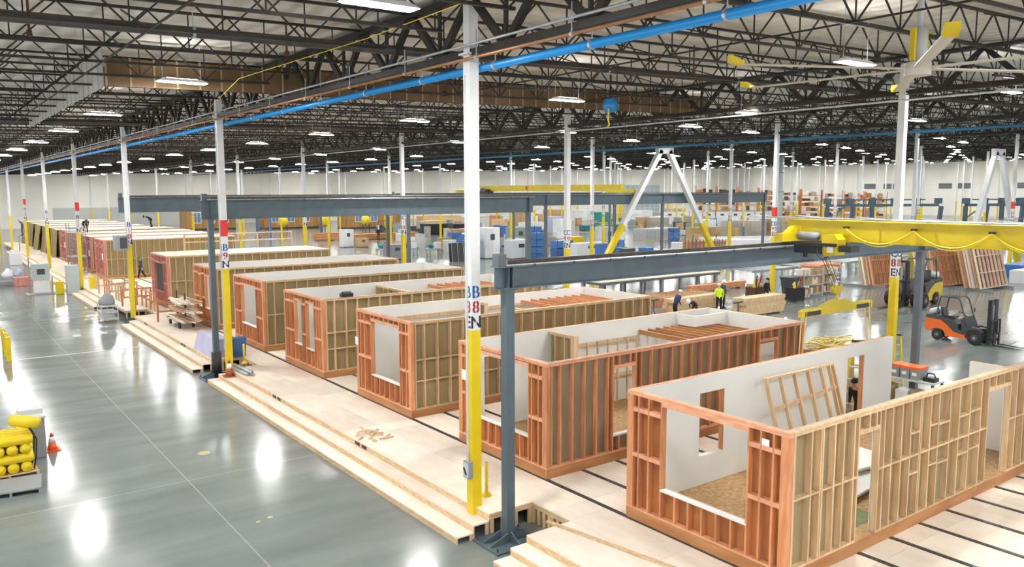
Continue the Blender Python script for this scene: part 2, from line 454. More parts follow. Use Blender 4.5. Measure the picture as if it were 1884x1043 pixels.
# ---- columns
def column(i, j):
    x = 17.0 * i - 0.03; y = 17.0 * (j - 8) - 0.03
    zt = 10.0 + 0.35 * i; line = 'BCDEFGHIJKLMNOP'[i]
    base = 0.31 if (i == 0 and 8 <= j <= 13) else 0.0
    w = 0.115
    near = math.hypot(x - CAM.x, y - CAM.y) < 115
    red = (j % 2 == 1 and i in (0, 2, 4, 6))
    if near:
        lab = f'white steel column with yellow foot stencilled {line} {j}' + (' under a red band' if red else '')
        c = thing('steel_column', (x, y, base), lab, 'column', 'steel columns of the hall')
    else:
        c = thing('steel_column', (x, y, base), 'slim far white column with yellow foot before the end walls', 'column', 'steel columns of the hall')
    zy = 4.34
    MB().box(x - w, y - w, base, x + w, y + w, zy).build('yellow_sleeve', 'yellow_paint', c)
    MB().box(x - w, y - w, zy, x + w, y + w, zt).build('shaft', 'white_paint', c)
    if near:
        m = MB().box(x - 0.19, y - 0.17, zt, x + 0.19, y + 0.17, zt + 0.04); m.box(x - 0.108, y - 0.108, zt + 0.04, x + 0.108, y + 0.108, zt + 1.15)
        m.build('capital', 'white_paint', c)
        # a conduit in its channel on the side face
        if i == 0: MB().box(x - w - 0.03, y + 0.02, base + 0.9, x - w, y + 0.06, 9.6).build('conduit', 'light_grey', c)
    nrow = 2 + len(str(j)); ztop = 4.50 + 0.32 * (nrow - 1)
    if red:
        MB().box(x - w - 0.004, y - w - 0.004, ztop + 0.43, x + w + 0.004, y + w + 0.004, ztop + 1.04).build('red_band', 'red_paint', c)
    if near:
        rows = [(line, 'letter_blue')] + [(ch, 'letter_red') for ch in str(j)]
        z = ztop; dz = 0.32
        for ch, mm in rows + [('N', 'letter_black')]:
            letter(ch, 0.36, mm, c, (x, y - w - 0.002, z), (PI / 2, 0, 0))
            letter('E' if mm == 'letter_black' else ch, 0.36, mm, c, (x - w - 0.002, y, z), (PI / 2, 0, -PI / 2))
            z -= dz
        # stencil bridges
        bx('stencil_bridge', x - 0.009, y - w - 0.006, z + 0.17, x + 0.009, y - w - 0.001, z + 0.17 + dz * (len(rows) + 1), 'white_paint', c)
        bx('stencil_bridge', x - w - 0.006, y - 0.009, z + 0.17, x - w - 0.001, y + 0.009, z + 0.17 + dz * (len(rows) + 1), 'white_paint', c)
    return c
for i in range(0, 13):
    for j in range(8, 18):
        x, y = 17 * i, 17 * (j - 8)
        if i == 0 and j > 16: continue
        if in_view(x, y, 1, 72) and y < FARY - 3: column(i, j)

# kit on the nearest column: disconnect switch and flange post
b8 = [o for o in COL.objects if o.name == 'steel_column'][0]
sw = thing('disconnect_switch', (-0.2, -0.03, 1.15), 'grey electric disconnect switch box on yellow column B 8', 'switch box')
MB().box(-0.25, -0.16, 1.13, -0.147, 0.06, 1.50).build('body', 'mid_grey', sw)
MB().box(-0.27, -0.145, 1.16, -0.25, 0.04, 1.47).build('cover', 'light_grey', sw)
MB().bar((-0.28, -0.10, 1.22), (-0.28, 0.0, 1.36), 0.03, 0.03).build('handle', 'black_plastic', sw)
MB().cyl((-0.2, -0.05, 1.50), (-0.2, -0.05, 1.75), 0.018, 8).build('conduit', 'light_grey', sw)
def flange_post(x, y, z, lab):
    p = thing('flange_post', (x, y, z), lab, 'post')
    MB().cyl((x, y, z + 0.02), (x, y, z + 0.78), 0.038, 10).build('tube', 'yellow_paint', p, True)
    MB().cyl((x, y, z), (x, y, z + 0.1), 0.13, 12, 0.045).build('flange', 'yellow_paint', p)
flange_post(0.50, 0.28, PZ, 'short yellow flanged post on plywood behind column B 8')
flange_post(0.75, 17.6, PZ, 'short yellow flanged post beside the steel tubes and brownish cone')

# ---- pipes under the roof
def pipe(name, mtl, r, pts, lab, cat='pipe', clamps=0, n=10):
    t = thing(name, pts[0], lab, cat)
    MB().tube(pts, r, n).build('tube', mtl, t, True)
    if clamps:
        a, b = Vector(pts[0]), Vector(pts[-1]); L = (b - a).length; d = (b - a).normalized(); k = 1.0
        while k < L:
            p = a + d * k
            MB().tube([p - d * 0.03, p + d * 0.03], r + 0.012, n).build('clamp', 'galvanised', t)
            bx('hanger', p.x - 0.008, p.y - 0.008, p.z + r, p.x + 0.008, p.y + 0.008, p.z + r + 0.5, 'galvanised', t)
            k += clamps
    return t
pipe('air_pipe', 'pipe_blue', 0.082, [(0.25, -16, 9.78), (0.25, 160, 9.78)], 'bright blue compressed-air pipe along the first column line', clamps=2.9)
pipe('copper_pipe', 'pipe_copper', 0.033, [(-0.21, -16, 9.90), (-0.21, 160, 9.90)], 'thin brown copper pipe above the blue air pipe', clamps=2.9)
pipe('conduit_run', 'galvanised', 0.025, [(-0.24, -16, 10.16), (-0.24, 160, 10.16)], 'thin grey conduit along the lowest girder chord')
for (y, z, lab) in ((3.2, 10.55, 'thick black sprinkler main nearest the camera under the roof'), (28.2, 10.50, 'thick brown sprinkler main beyond the kraft draft curtain'), (53.5, 10.6, 'farther dark sprinkler main crossing under the roof'), (87.5, 10.6, 'farthest dark sprinkler main crossing under the roof')):
    pipe('sprinkler_main', 'pipe_black', 0.11, [(-17, y, z - 17 * SLOPE), (200, y, z + 200 * SLOPE)], lab, clamps=5.7)
pipe('sprinkler_branch', 'pipe_red', 0.04, [(17.25, -16, 10.5), (17.25, 150, 10.5)], 'thin dark red pipe along the second column line')
pipe('cable_conduit', 'white_paint', 0.03, [(16.8, -16, 10.15), (16.8, 150, 10.15)], 'thin white conduit below the dark red pipe')
pipe('air_pipe', 'pipe_teal', 0.09, [(34.3, -10, 10.35), (34.3, 150, 10.35)], 'far blue pipe along the third column line')
for (x, y) in ((-7.3, 4.9), (-2.0, 4.9), (2.6, 4.9), (9.5, 2.4), (13.9, -2.2), (20.0, 0.4), (24.0, 3.0)):
    z = 10.5 + SLOPE * x
    s = thing('sprinkler_drop', (x, y, z), 'small red sprinkler fitting hanging among the roof joists', 'sprinkler', 'red sprinkler fittings under the roof')
    MB().cyl((x, y, z + 0.12), (x, y, z + 0.82), 0.025, 8).build('riser', 'pipe_red', s)
    MB().cyl((x, y, z), (x, y, z + 0.12), 0.06, 8, 0.045).build('coupling', 'pipe_red', s)

# ---- kraft draft curtain: each panel and batten is a piece
dc = thing('draft_curtain', (-5.0, 10.2, 10.2), 'brown kraft-faced draft curtain hanging across the roof trusses', 'curtain')
for k in range(40):
    x = -5.0 + k * 0.61; zb = 10.2 + SLOPE * x
    bx('kraft_panel', x + 0.03, 10.19, zb, x + 0.60, 10.215, zb + 0.74, 'kraft', dc)
    bx('batten', x - 0.02, 10.165, zb, x + 0.03, 10.225, zb + 0.76, 'kraft_batten', dc)
dr = thing('draft_curtain', (-5.0, 10.4, 10.1), 'pale grey ribbed return of the draft curtain', 'curtain')
for k in range(44):
    y = 10.45 + k * 0.4
    bx('ribbed_sheet', -5.03 + 0.02 * (k % 2), y, 10.1, -5.0 + 0.02 * (k % 2), y + 0.4, 11.1, 'ribbed_grey', dr)

# ---- ceiling fan with yellow-tipped blades
fc = Vector((6.26, -6.0, 9.55))
fan = thing('ceiling_fan', fc, 'huge white ceiling fan with yellow blade tips and grey hub', 'fan')
MB().cyl(fc + Vector((0, 0, -0.12)), fc + Vector((0, 0, 0.12)), 0.24, 20).build('hub', 'fan_cream', fan)
MB().cyl(fc + Vector((0, 0, 0.12)), fc + Vector((0, 0, 0.75)), 0.14, 14).build('motor', 'light_grey', fan, True)
MB().cyl(fc + Vector((0, 0, 0.75)), fc + Vector((0, 0, 1.9)), 0.06, 10).build('drop_pole', 'light_grey', fan, True)
for s in (-1, 1): bx('motor_guard', fc.x + s * 0.22 - 0.03, fc.y - 0.05, fc.z + 0.15, fc.x + s * 0.22 + 0.03, fc.y + 0.05, fc.z + 0.75, 'yellow_paint', fan)
for k in range(6):
    a = math.radians(34 + 60 * k); d = Vector((math.cos(a), math.sin(a), 0)); s = Vector((-d.y, d.x, 0))
    m = MB(); p0 = fc + d * 0.3; p1 = fc + d * 3.62
    prof = [(-0.11, 0.025), (0, 0.03), (0.10, 0.0), (0.0, -0.01), (-0.11, 0.0)]
    vs = [p0 + s * u + Vector((0, 0, w)) for u, w in prof] + [p1 + s * u + Vector((0, 0, w)) for u, w in prof]
    m.add(vs, [[0, 1, 2, 3, 4], [9, 8, 7, 6, 5]] + [[i, (i + 1) % 5, 5 + (i + 1) % 5, 5 + i] for i in range(5)])
    bl = m.build('blade', 'fan_cream', fan)
    MB().hexa([p1 - s * 0.12 + Vector((0, 0, -0.02)), p1 + s * 0.12 + Vector((0, 0, -0.02)), p1 + s * 0.10 + d * 0.26 + Vector((0, 0, 0.04)), p1 - s * 0.12 + d * 0.22 + Vector((0, 0, 0.04))],
              [p1 - s * 0.12 + Vector((0, 0, 0.05)), p1 + s * 0.12 + Vector((0, 0, 0.05)), p1 + s * 0.10 + d * 0.26 + Vector((0, 0, 0.16)), p1 - s * 0.12 + d * 0.22 + Vector((0, 0, 0.16))]).build('winglet', 'yellow_paint', bl)

# ---- high-bay lights
_lens = MB().box(-0.62, -0.15, -0.012, 0.62, 0.15, 0.0).mesh('lens', 'lamp_lens')
_hous = MB().hexa([(-0.66, -0.18, 0), (0.66, -0.18, 0), (0.66, 0.18, 0), (-0.66, 0.18, 0)], [(-0.5, -0.1, 0.09), (0.5, -0.1, 0.09), (0.5, 0.1, 0.09), (-0.5, 0.1, 0.09)]).mesh('housing', 'lamp_body')
_up = MB().box(-0.4, -0.05, 0.092, 0.4, 0.05, 0.1).mesh('added_uplight', 'added_uplight_glow')  # glowing strip added on the housing top to lift the ceiling brightness
_wire = MB().bar((-0.5, 0, 0.09), (-0.5, 0, 1.75), 0.012).bar((0.5, 0, 0.09), (0.5, 0, 1.75), 0.012).mesh('hanger', 'galvanised')
def light(x, y, z, lab='white linear high-bay lamp glowing far along the roof'):
    t = thing('high_bay_lamp', (x, y, z), lab, 'ceiling lamp', 'high-bay lamps under the roof')
    for nm, me in (('lens', _lens), ('housing', _hous), ('added_uplight', _up), ('hanger', _wire)): link(bpy.data.objects.new(nm, me), t)
near_lights = {(-3.2, -2.2): 'large bright high-bay lamp cut by the top frame edge', (-3.3, 9.2): 'glowing high-bay lamp before the brown draft curtain near its pale return', (-3.3, 20.6): 'glowing high-bay lamp hanging left of column B 9 below the draft curtain',
    (8.15, 6.6): 'glowing high-bay lamp before the brown curtain above column C 9', (8.6, -3.3): 'glowing high-bay lamp beside the big ceiling fan', (8.0, 16.4): 'glowing high-bay lamp just past the curtain left of column B 8',
    (16.75, 5.9): 'glowing high-bay lamp above column D 9', (20.0, 11.7): 'glowing high-bay lamp right behind column C 9'}
for (x, y), lab in near_lights.items(): light(x, y, 10.2, lab)
for r in range(-1, 20):
    x = -3.25 + 11.33 * r
    for k in range(-1, 17):
        y = (-2.2 + 11.1 * k) if r % 2 == 0 else (-3.3 + 9.9 * k)
        if any(math.hypot(x - a, y - b) < 6 for (a, b) in near_lights): continue
        if y > FARY - 4 or x > FARX - 4 or y < -40: continue
        near = math.hypot(x - CAM.x, y - CAM.y) < 34
        if not (in_view(x, y, -6, 76) or near): continue
        light(x, y, 10.2 + SLOPE * max(x - 10, 0))
# ------------------------------------------------------------------ timber modules
def sheet(m, axis, a0, a1, p0, p1, z0, z1, opens):
    """a board with openings cut out, built from rectangles"""
    xs = sorted({a0, a1} | {v for o in opens for v in o[:2] if a0 < v < a1}); zs = sorted({z0, z1} | {v for o in opens for v in o[2:4] if z0 < v < z1})
    for i in range(len(xs) - 1):
        for k in range(len(zs) - 1):
            cx, cz = (xs[i] + xs[i + 1]) / 2, (zs[k] + zs[k + 1]) / 2
            if any(o[0] < cx < o[1] and o[2] < cz < o[3] for o in opens): continue
            if axis == 'x': m.box(xs[i], p0, zs[k], xs[i + 1], p1, zs[k + 1])
            else: m.box(p0, xs[i], zs[k], p1, xs[i + 1], zs[k + 1])
    return m

def framed_wall(parent, name, axis, a0, a1, out, sgn, z0, z1, opens=(), stud='lumber', plate='lumber', back='paper_brown', lining='drywall', sp=0.43, studs=None, blocks=(), blocks2=None, corner=0.11, lined=True):
    """stud wall: `out` is the coordinate of its outer face, sgn the direction from outside to inside"""
    dep = 0.12 * sgn; s2 = out + dep
    part = sheet(MB(), axis, a0, a1, s2, s2 + 0.012 * sgn, z0, z1, opens).build(name, back, parent)
    if lined: sheet(MB(), axis, a0, a1, s2 + 0.012 * sgn, s2 + 0.026 * sgn, z0, z1, opens).build('drywall_lining', lining, part)
    def piece(nm, b0, b1, c0, c1, m, d0=0.0, d1=None):
        e0 = out + d0 * sgn; e1 = s2 if d1 is None else out + d1 * sgn
        if b1 - b0 < 0.005 or c1 - c0 < 0.02: return
        if axis == 'x': bx(nm, b0, e0, c0, b1, e1, c1, m, part)
        else: bx(nm, e0, b0, c0, e1, b1, c1, m, part)
    t = 0.04
    # plates, broken where a door opening reaches the floor
    segs = [(a0, a1)]
    for o in opens:
        if o[2] <= z0 + 0.1:
            segs = [q for s in segs for q in (((s[0], o[0]), (o[1], s[1])) if s[0] < o[0] < s[1] else (s,))]
    for s in segs: piece('bottom_plate', s[0], s[1], z0, z0 + t, plate)
    piece('top_plate', a0, a1, z1 - t, z1, plate); piece('top_plate', a0, a1, z1 - 2 * t - 0.004, z1 - t - 0.004, plate)
    lo, hi = z0 + t, z1 - 2 * t - 0.004
    pos = list(studs) if studs is not None else []
    if studs is None:
        q = a0 + corner + sp * 0.6
        while q < a1 - corner: pos.append(q); q += sp
    # corner posts
    piece('corner_post', a0, a0 + corner, lo, hi, stud); piece('corner_post', a1 - corner, a1, lo, hi, stud)
    edges = []
    for o in opens:
        edges += [o[0] - t, o[1]]
        piece('king_stud', o[0] - t, o[0], lo, hi, stud); piece('king_stud', o[1], o[1] + t, lo, hi, stud)
        piece('header', o[0], o[1], o[3], min(o[3] + 0.09, hi), plate)
        if o[2] > z0 + 0.1: piece('sill', o[0] - 0.02, o[1] + 0.02, o[2] - t, o[2], 'drywall' if plate == 'plate_red' else plate, -0.004)
    keep = []
    for q in pos:
        if any(abs(q - e) < 0.09 for e in edges): continue
        o = next((o for o in opens if o[0] - 0.03 < q < o[1] + 0.03), None)
        if o:
            piece('cripple_stud', q, q + t, o[3] + 0.09, hi, stud)
            if o[2] > z0 + 0.1: piece('cripple_stud', q, q + t, lo, o[2] - t, stud)
        else:
            piece('stud', q, q + t, lo, hi, stud); keep.append(q)
    allp = sorted(keep + [a0 + corner - t, a1 - corner] + edges)
    for n_, (q, r) in enumerate(zip(allp[:-1], allp[1:])):
        c = (q + r + t) / 2
        if r - q < 0.12 or any(o[0] < c < o[1] for o in opens): continue
        for bz in blocks: piece('blocking', q + t, r, bz, bz + 0.085 if plate != 'lumber' else bz + t, plate)
        if blocks2 and blocks2[0] < c < blocks2[1] and n_ % 3 != 2:
            for bz in blocks2[2:]: piece('blocking', q + t, r, bz + (0.03 if n_ % 2 else 0), bz + t + (0.03 if n_ % 2 else 0), plate)
    return part

def module(y0, y1, T, label, front_open, near_open=(), back_open=(), red_near=False, x0=2.2, x1=12.35, end='lumber_red', near_blocks=(1.95,), near_studs=None, detail=2, sp=0.43, blocks2=None, right_wall=True, near_back=None, cover=None):
    mo = thing('timber_module', (x0, y0, PZ), label, 'module', 'timber housing modules on the platform')
    zr = PZ + 0.235
    # rim joists in lengths, floor deck
    xs = [x0, x0 + 3.6, x0 + 7.1, x1]
    for a, b in zip(xs[:-1], xs[1:]):
        bx('rim_joist', a, y0 - 0.006, PZ + 0.004, b - 0.006, y0 + 0.05, zr, 'rim', mo)
        bx('rim_joist', a, y1 - 0.05, PZ + 0.004, b - 0.006, y1, zr, 'rim', mo)
    bx('rim_joist', x0 - 0.006, y0 + 0.05, PZ + 0.004, x0 + 0.05, y1 - 0.05, zr, 'rim', mo); bx('rim_joist', x1 - 0.05, y0 + 0.05, PZ + 0.004, x1, y1 - 0.05, zr, 'rim', mo)
    MB().box(x0 + 0.05, y0 + 0.05, zr - 0.03, x1 - 0.05, y1 - 0.05, zr - 0.004).build('floor_deck', 'osb', mo)
    # end wall toward the aisle
    n = max(2, int((y1 - y0) / 0.36)); st = [y0 + 0.30, y0 + 0.56] + [y1 - 0.34, y1 - 0.62]
    for o in front_open:
        k = o[0] + 0.3
        while k < o[1] - 0.1: st.append(k); k += 0.34
    framed_wall(mo, 'end_wall', 'y', y0, y1, x0, 1, zr, T, front_open, end, 'plate_red' if end == 'lumber_red' else 'lumber_pink', 'ply_orange', sp=0.3, studs=st, blocks=(1.82, T - 0.42), corner=0.17)
    rm = 'lumber_red' if red_near else 'lumber'
    framed_wall(mo, 'long_wall', 'x', x0 + 0.125, x1 - 0.01, y0, 1, zr, T, near_open, rm, 'plate_red' if red_near else 'lumber', near_back or ('paper_taupe' if red_near else 'paper_brown'), sp=sp, studs=near_studs, blocks=near_blocks, blocks2=blocks2, corner=0.06)
    framed_wall(mo, 'long_wall', 'x', x0 + 0.125, x1 - 0.01, y1, -1, zr, T, back_open, 'lumber_red' if (red_near or end == 'lumber_red' and detail > 2) else 'lumber', 'plate_red' if detail > 2 else 'lumber', 'paper_brown', sp=sp if detail > 1 else 1.2, blocks=(), corner=0.06)
    if right_wall:
        framed_wall(mo, 'end_wall', 'y', y0 + 0.13, y1 - 0.13, x1, -1, zr, T, (), 'lumber', 'lumber', 'paper_brown', sp=0.6, blocks=(), corner=0.06)
    if cover:
        k = 0; x = x0 + 0.03
        while x < x1 - 0.1:
            w_ = min(1.2, x1 - 0.03 - x)
            bx('cover_sheet', x, y0 + 0.03, T + 0.001, x + w_ - 0.03, y1 - 0.03, T + 0.02, cover, mo); x += w_
    return mo

def partition(mo, x, y0, y1, z0, z1, axis='y'):
    framed_wall(mo, 'partition', axis, y0, y1, x, 1, z0, z1, (), 'lumber', 'lumber', 'paper_brown', sp=0.42, corner=0.05)
def ceiling_joists(mo, x0, x1, y0, y1, z, m='lumber_red', sp=0.42):
    x = x0
    while x < x1:
        bx('ceiling_joist', x, y0, z, x + 0.04, y1, z + 0.14, m, mo); x += sp
    bx('ceiling_ledger', x0, y0 - 0.045, z, x1, y0 - 0.002, z + 0.14, m, mo); bx('ceiling_ledger', x0 - 0.045, y0, z, x0 - 0.002, y1, z + 0.14, m, mo)
def tag_sheet(mo, x, y, z, w=0.16, h=0.2):
    bx('paper_tag', x - 0.006, y - w / 2, z - h / 2, x - 0.002, y + w / 2, z + h / 2, 'paper', mo)

s1 = [2.84, 3.12, 3.18, 3.55, 3.84, 4.18, 4.68, 4.92, 5.22, 5.50, 5.86, 6.20, 6.56, 6.62, 6.98, 7.32, 7.80, 8.22, 8.70, 9.22, 9.9, 10.3, 11.02, 11.45, 11.9]
m1 = module(-6.28, -2.42, 3.19, 'nearest open-topped module with tan studded long wall and two doorways', [(-5.42, -3.38, 1.33, 3.02)], [(4.36, 5.05, 0.70, 2.76), (9.60, 10.68, 0.70, 2.78)], [(4.28, 5.12, 1.36, 2.80), (10.1, 10.9, 0.70, 2.86)], near_studs=s1, detail=3, blocks2=(5.9, 9.3, 1.58, 2.42), right_wall=False)
tag_sheet(m1, 2.2, -5.80, 2.92, 0.15, 0.12)
m2 = module(0.25, 4.05, 3.25, 'open-topped module with red-stained studded long wall behind the nearest module', [(0.98, 3.45, 1.36, 3.06)], [(4.36, 5.12, 1.15, 2.84), (10.2, 11.05, 1.0, 2.84)], [(2.95, 3.85, 0.70, 2.72)], red_near=True, near_blocks=(), detail=3, sp=0.385)
partition(m2, 5.2, 2.85, 4.0, 0.70, 3.2); bx('end_post', 5.2, 2.72, 0.7, 5.34, 2.85, 3.22, 'lumber', m2)
ceiling_joists(m2, 8.9, 12.1, 0.55, 3.85, 2.72, 'rim', 0.36)
MB().box(10.6, 3.1, 2.87, 12.2, 3.16, 3.22).box(10.6, 3.16, 2.87, 10.66, 3.9, 3.22).build('closet_drywall', 'drywall', m2)
for k in range(3): bx('grid_rail', 5.7, 3.80, 1.5 + 0.55 * k, 8.8, 3.86, 1.59 + 0.55 * k, 'lumber', m2)
for k in range(8): bx('grid_stud', 5.75 + 0.42 * k, 3.74, 0.72, 5.79 + 0.42 * k, 3.80, 2.72, 'lumber', m2)
tag_sheet(m2, 2.2, 3.78, 2.35, 0.22, 0.28)
m3 = module(6.68, 10.38, 3.38, 'module with one large square window opening behind yellow column B 8', [(7.42, 9.28, 1.36, 3.10)], [], [], near_blocks=(1.55, 2.2), detail=2, sp=0.46)
partition(m3, 6.6, 9.2, 10.35, 0.70, 3.30); partition(m3, 6.75, 6.8, 7.9, 0.7, 3.3)
ceiling_joists(m3, 9.0, 12.1, 6.95, 10.2, 2.98)
bx('wall_ledger', 3.0, 10.17, 2.85, 6.4, 10.22, 2.98, 'lumber', m3); bx('wall_ledger', 7.2, 10.17, 2.9, 10.2, 10.22, 3.02, 'lumber', m3)
tag_sheet(m3, 2.2, 10.35, 2.30, 0.2, 0.26)
m4 = module(13.15, 16.95, 3.38, 'module with two narrow tall window openings in its red end wall', [(13.98, 14.72, 1.38, 3.08), (15.15, 15.85, 1.42, 3.08)], [], [], near_blocks=(1.5, 2.1), detail=2, sp=0.46)
partition(m4, 6.2, 13.3, 16.8, 0.7, 3.28); ceiling_joists(m4, 8.8, 11.6, 13.5, 16.8, 3.0)
m5 = module(19.35, 23.25, 3.48, 'module with a wide window opening just right of column B 9', [(20.3, 22.2, 1.4, 3.1)], [], [], near_blocks=(2.0,), detail=1, sp=0.5)
m6 = module(26.15, 30.0, 3.48, 'module half hidden behind the dark blue post and column B 9', [(27.1, 27.9, 1.4, 3.0), (28.5, 29.0, 1.4, 3.0)], [], [], near_blocks=(2.0,), detail=1, sp=0.5)
m7 = module(35.4, 39.4, 3.50, 'covered module with one dark window beside the timber cart', [(36.4, 38.6, 1.3, 3.0)], [], [], end='lumber_pink', near_blocks=(2.0,), detail=1, sp=0.5, cover='plywood')
m8 = module(54.8, 58.8, 3.52, 'long covered module whose full brown studded wall faces the gap', [(55.6, 56.5, 1.2, 2.9), (57.2, 57.9, 1.2, 2.9)], [], [], end='lumber_pink', near_blocks=(2.0,), detail=1, sp=0.45, cover='plywood')
tag_sheet(m8, 2.2, 55.6, 2.2, 0.5, 0.5)
far_lab = ['pink framed module end just behind the long covered module', 'pink framed module end behind the scaffold tower', 'pink module end with one dark window beside column B 12', 'first tarpaulin-draped far module past column B 12', 'second tarpaulin-draped far module', 'third tarpaulin-draped far module beside column B 13', 'tarpaulin-draped far module beside column B 14', 'last tarpaulin-draped far module at the hall end']
for k, y0 in enumerate((60.8, 67.0, 74.4, 81.0, 87.5, 94.5, 101.5, 109.0)):
    if k < 3:
        mm = module(y0, y0 + 4.0, 3.5, far_lab[k], [(y0 + 1.4, y0 + 2.6, 1.2, 2.9)], [], [], end='lumber_pink', near_blocks=(), detail=1, sp=1.0, right_wall=False, cover='plywood')
        if k != 1: tag_sheet(mm, 2.2, y0 + 0.8, 2.1, 0.5, 0.5)
    else:
        mm = thing('draped_module', (2.2, y0, PZ), far_lab[k], 'module', 'timber housing modules on the platform')
        MB().box(2.45, y0, PZ + 0.01, 12.3, y0 + 4.2, 3.3).build('frame', 'paper_brown', mm)
        n = 12; vs = []; fs = []
        for q in range(n + 1):
            yy = y0 - 0.05 + 4.3 * q / n; b = 0.12 * math.sin(q * 2.1 + k) + 0.06 * math.sin(q * 4.7)
            vs += [(2.36, yy, 3.32), (2.22 + b, yy, 2.2), (2.12 + b * 1.5, yy, 1.2), (2.05 + b * 1.8, yy, PZ + 0.02)]
        for q in range(n):
            for r in range(3): fs.append((q * 4 + r, q * 4 + r + 1, (q + 1) * 4 + r + 1, (q + 1) * 4 + r))
        MB().add(vs, fs).build('tarpaulin', 'tarp_olive', mm, True)
        for q in range(8): bx('cover_sheet', 2.36 + q * 1.24, y0, 3.305, 2.36 + q * 1.24 + 1.2, y0 + 4.2, 3.34, 'plywood', mm)

# loose things in and around the nearest modules
pf = thing('wall_frame', (6.2, -2.75, 0.71), 'tan timber wall frame leaning inside the nearest module', 'frame')
def lean(u, v): return (6.25 + u + (0.25 - 0.1 * v), -3.28 + 0.22 * v, 0.71 + v)    # v up the lean
for u in (0, 0.55, 1.1, 1.65, 2.2, 2.55, 2.72): MB().bar(lean(u, 0.0), lean(u, 2.2), 0.04, 0.10, (0, 1, 0)).build('stud', 'lumber', pf)
for v in (0.02, 2.18): MB().bar(lean(-0.02, v), lean(2.76, v), 0.09, 0.04, (0, 0, 1)).build('plate', 'lumber', pf)
MB().bar(lean(0.0, 1.45) , lean(2.74, 1.62), 0.03, 0.10, (0, 0, 1)).build('brace', 'lumber', pf)
for k, (x, y, w, d, rz, mname, lab) in enumerate(((6.6, -4.6, 2.3, 1.2, 0.12, 'drywall', 'loose white board lying on the nearest module floor'), (7.9, -4.2, 1.6, 1.0, -0.1, 'paper', 'small white board on top of the loose timbers'))):
    b = MB().box(-w / 2, -d / 2, 0, w / 2, d / 2, 0.05); o = b.build('loose_board', mname); o.location = (x, y, 0.71 + 0.16 * k + 0.12); o.rotation_euler = (0, 0, rz); tag(o, lab, 'board')
    b = MB().box(-w / 2 + 0.1, -d / 2 + 0.1, 0, w / 2 - 0.1, -d / 2 + 0.2, 0.12).box(-w / 2 + 0.1, d / 2 - 0.2, 0, w / 2 - 0.1, d / 2 - 0.1, 0.12)
    for q in (-1, 1):
        o = MB().box(-w / 2 + 0.1, q * (d / 2 - 0.2) - 0.05, 0, w / 2 - 0.1, q * (d / 2 - 0.2) + 0.05, 0.118).build('timber_sleeper', 'lumber'); o.location = (x, y, 0.71 + 0.16 * k); o.rotation_euler = (0, 0, rz)
        tag(o, f'tan timber sleeper under the {"small" if k else "loose"} white board', 'timber', 'timbers under the white boards')
gs = MB().box(4.1, -5.9, 0.698, 5.9, -4.7, 0.706).build('green_sheet', 'green_sheet', base=(4.1, -5.9, 0.698)); tag(gs, 'dark green sheet on the floor inside the first doorway', 'sheet')
for k, (x, y, rz) in enumerate(((7.6, -5.2, 0.5), (7.9, -5.3, 0.42), (8.3, -5.1, 0.58))):
    o = MB().box(-1.1, -0.045, 0, 1.1, 0.045, 0.04).build('loose_timber', 'lumber'); o.location = (x, y, 0.702 + 0.041 * k); o.rotation_euler = (0, 0, rz); tag(o, 'loose tan stud lying on the nearest module floor', 'timber', 'loose studs in the nearest module')
framed_wall(m1, 'end_wall', 'y', -6.14, -4.68, 12.35, -1, 0.70, 2.86, (), 'lumber', 'lumber', 'paper_brown', sp=0.5, blocks=(), corner=0.06)
bag = MB().box(3.0, 13.18, 3.385, 3.45, 13.40, 3.52); bag.cyl((3.05, 13.29, 3.5), (3.4, 13.29, 3.5), 0.09, 8); bo = bag.build('tool_bag', 'black_plastic', base=(3.2, 13.29, 3.385)); tag(bo, 'small dark tool bag on the top plate of the twin-window module', 'bag')
# timber guard frame stored on top of module seven and stair railings around the gap
def rail_frame(name, x, y, z, L, h, m, lab, axis='x', n=3):
    t = thing(name, (x, y, z), lab, 'railing')
    for q in range(n):
        d = L * q / (n - 1)
        p = (x + d, y, z) if axis == 'x' else (x, y + d, z)
        bx('post', p[0] - 0.045, p[1] - 0.045, z, p[0] + 0.045, p[1] + 0.045, z + h, m, t)
    for hz in (h, h * 0.55):
        if axis == 'x': bx('rail', x - 0.05, y - 0.06, z + hz - 0.09, x + L + 0.05, y - 0.046, z + hz, m, t)
        else: bx('rail', x - 0.06, y - 0.05, z + hz - 0.09, x - 0.046, y + L + 0.05, z + hz, m, t)
    return t
rail_frame('timber_railing', 4.2, 39.2, 3.53, 7.0, 1.05, 'lumber', 'tan timber guard rail standing on the covered module', n=4)
rail_frame('timber_railing', 0.5, 30.6, PZ, 2.3, 1.05, 'lumber_red', 'reddish timber guard rail on the plywood behind the timber cart', n=3)
rail_frame('timber_railing', 1.25, 34.6, PZ, 3.2, 1.05, 'lumber_red', 'reddish timber guard rail on the far side of the dark blue post', axis='y', n=4)
for k in range(6):
    rail_frame('timber_railing', 0.2 + 0.3 * (k % 2), 38.0 + 1.9 * k, PZ, 1.6, 1.05, 'lumber' if k % 3 else 'lumber_red', 'tan timber barrier in the cluster beside column B 11', axis='y' if k % 2 else 'x', n=3)['group'] = 'timber barriers beside column B 11'
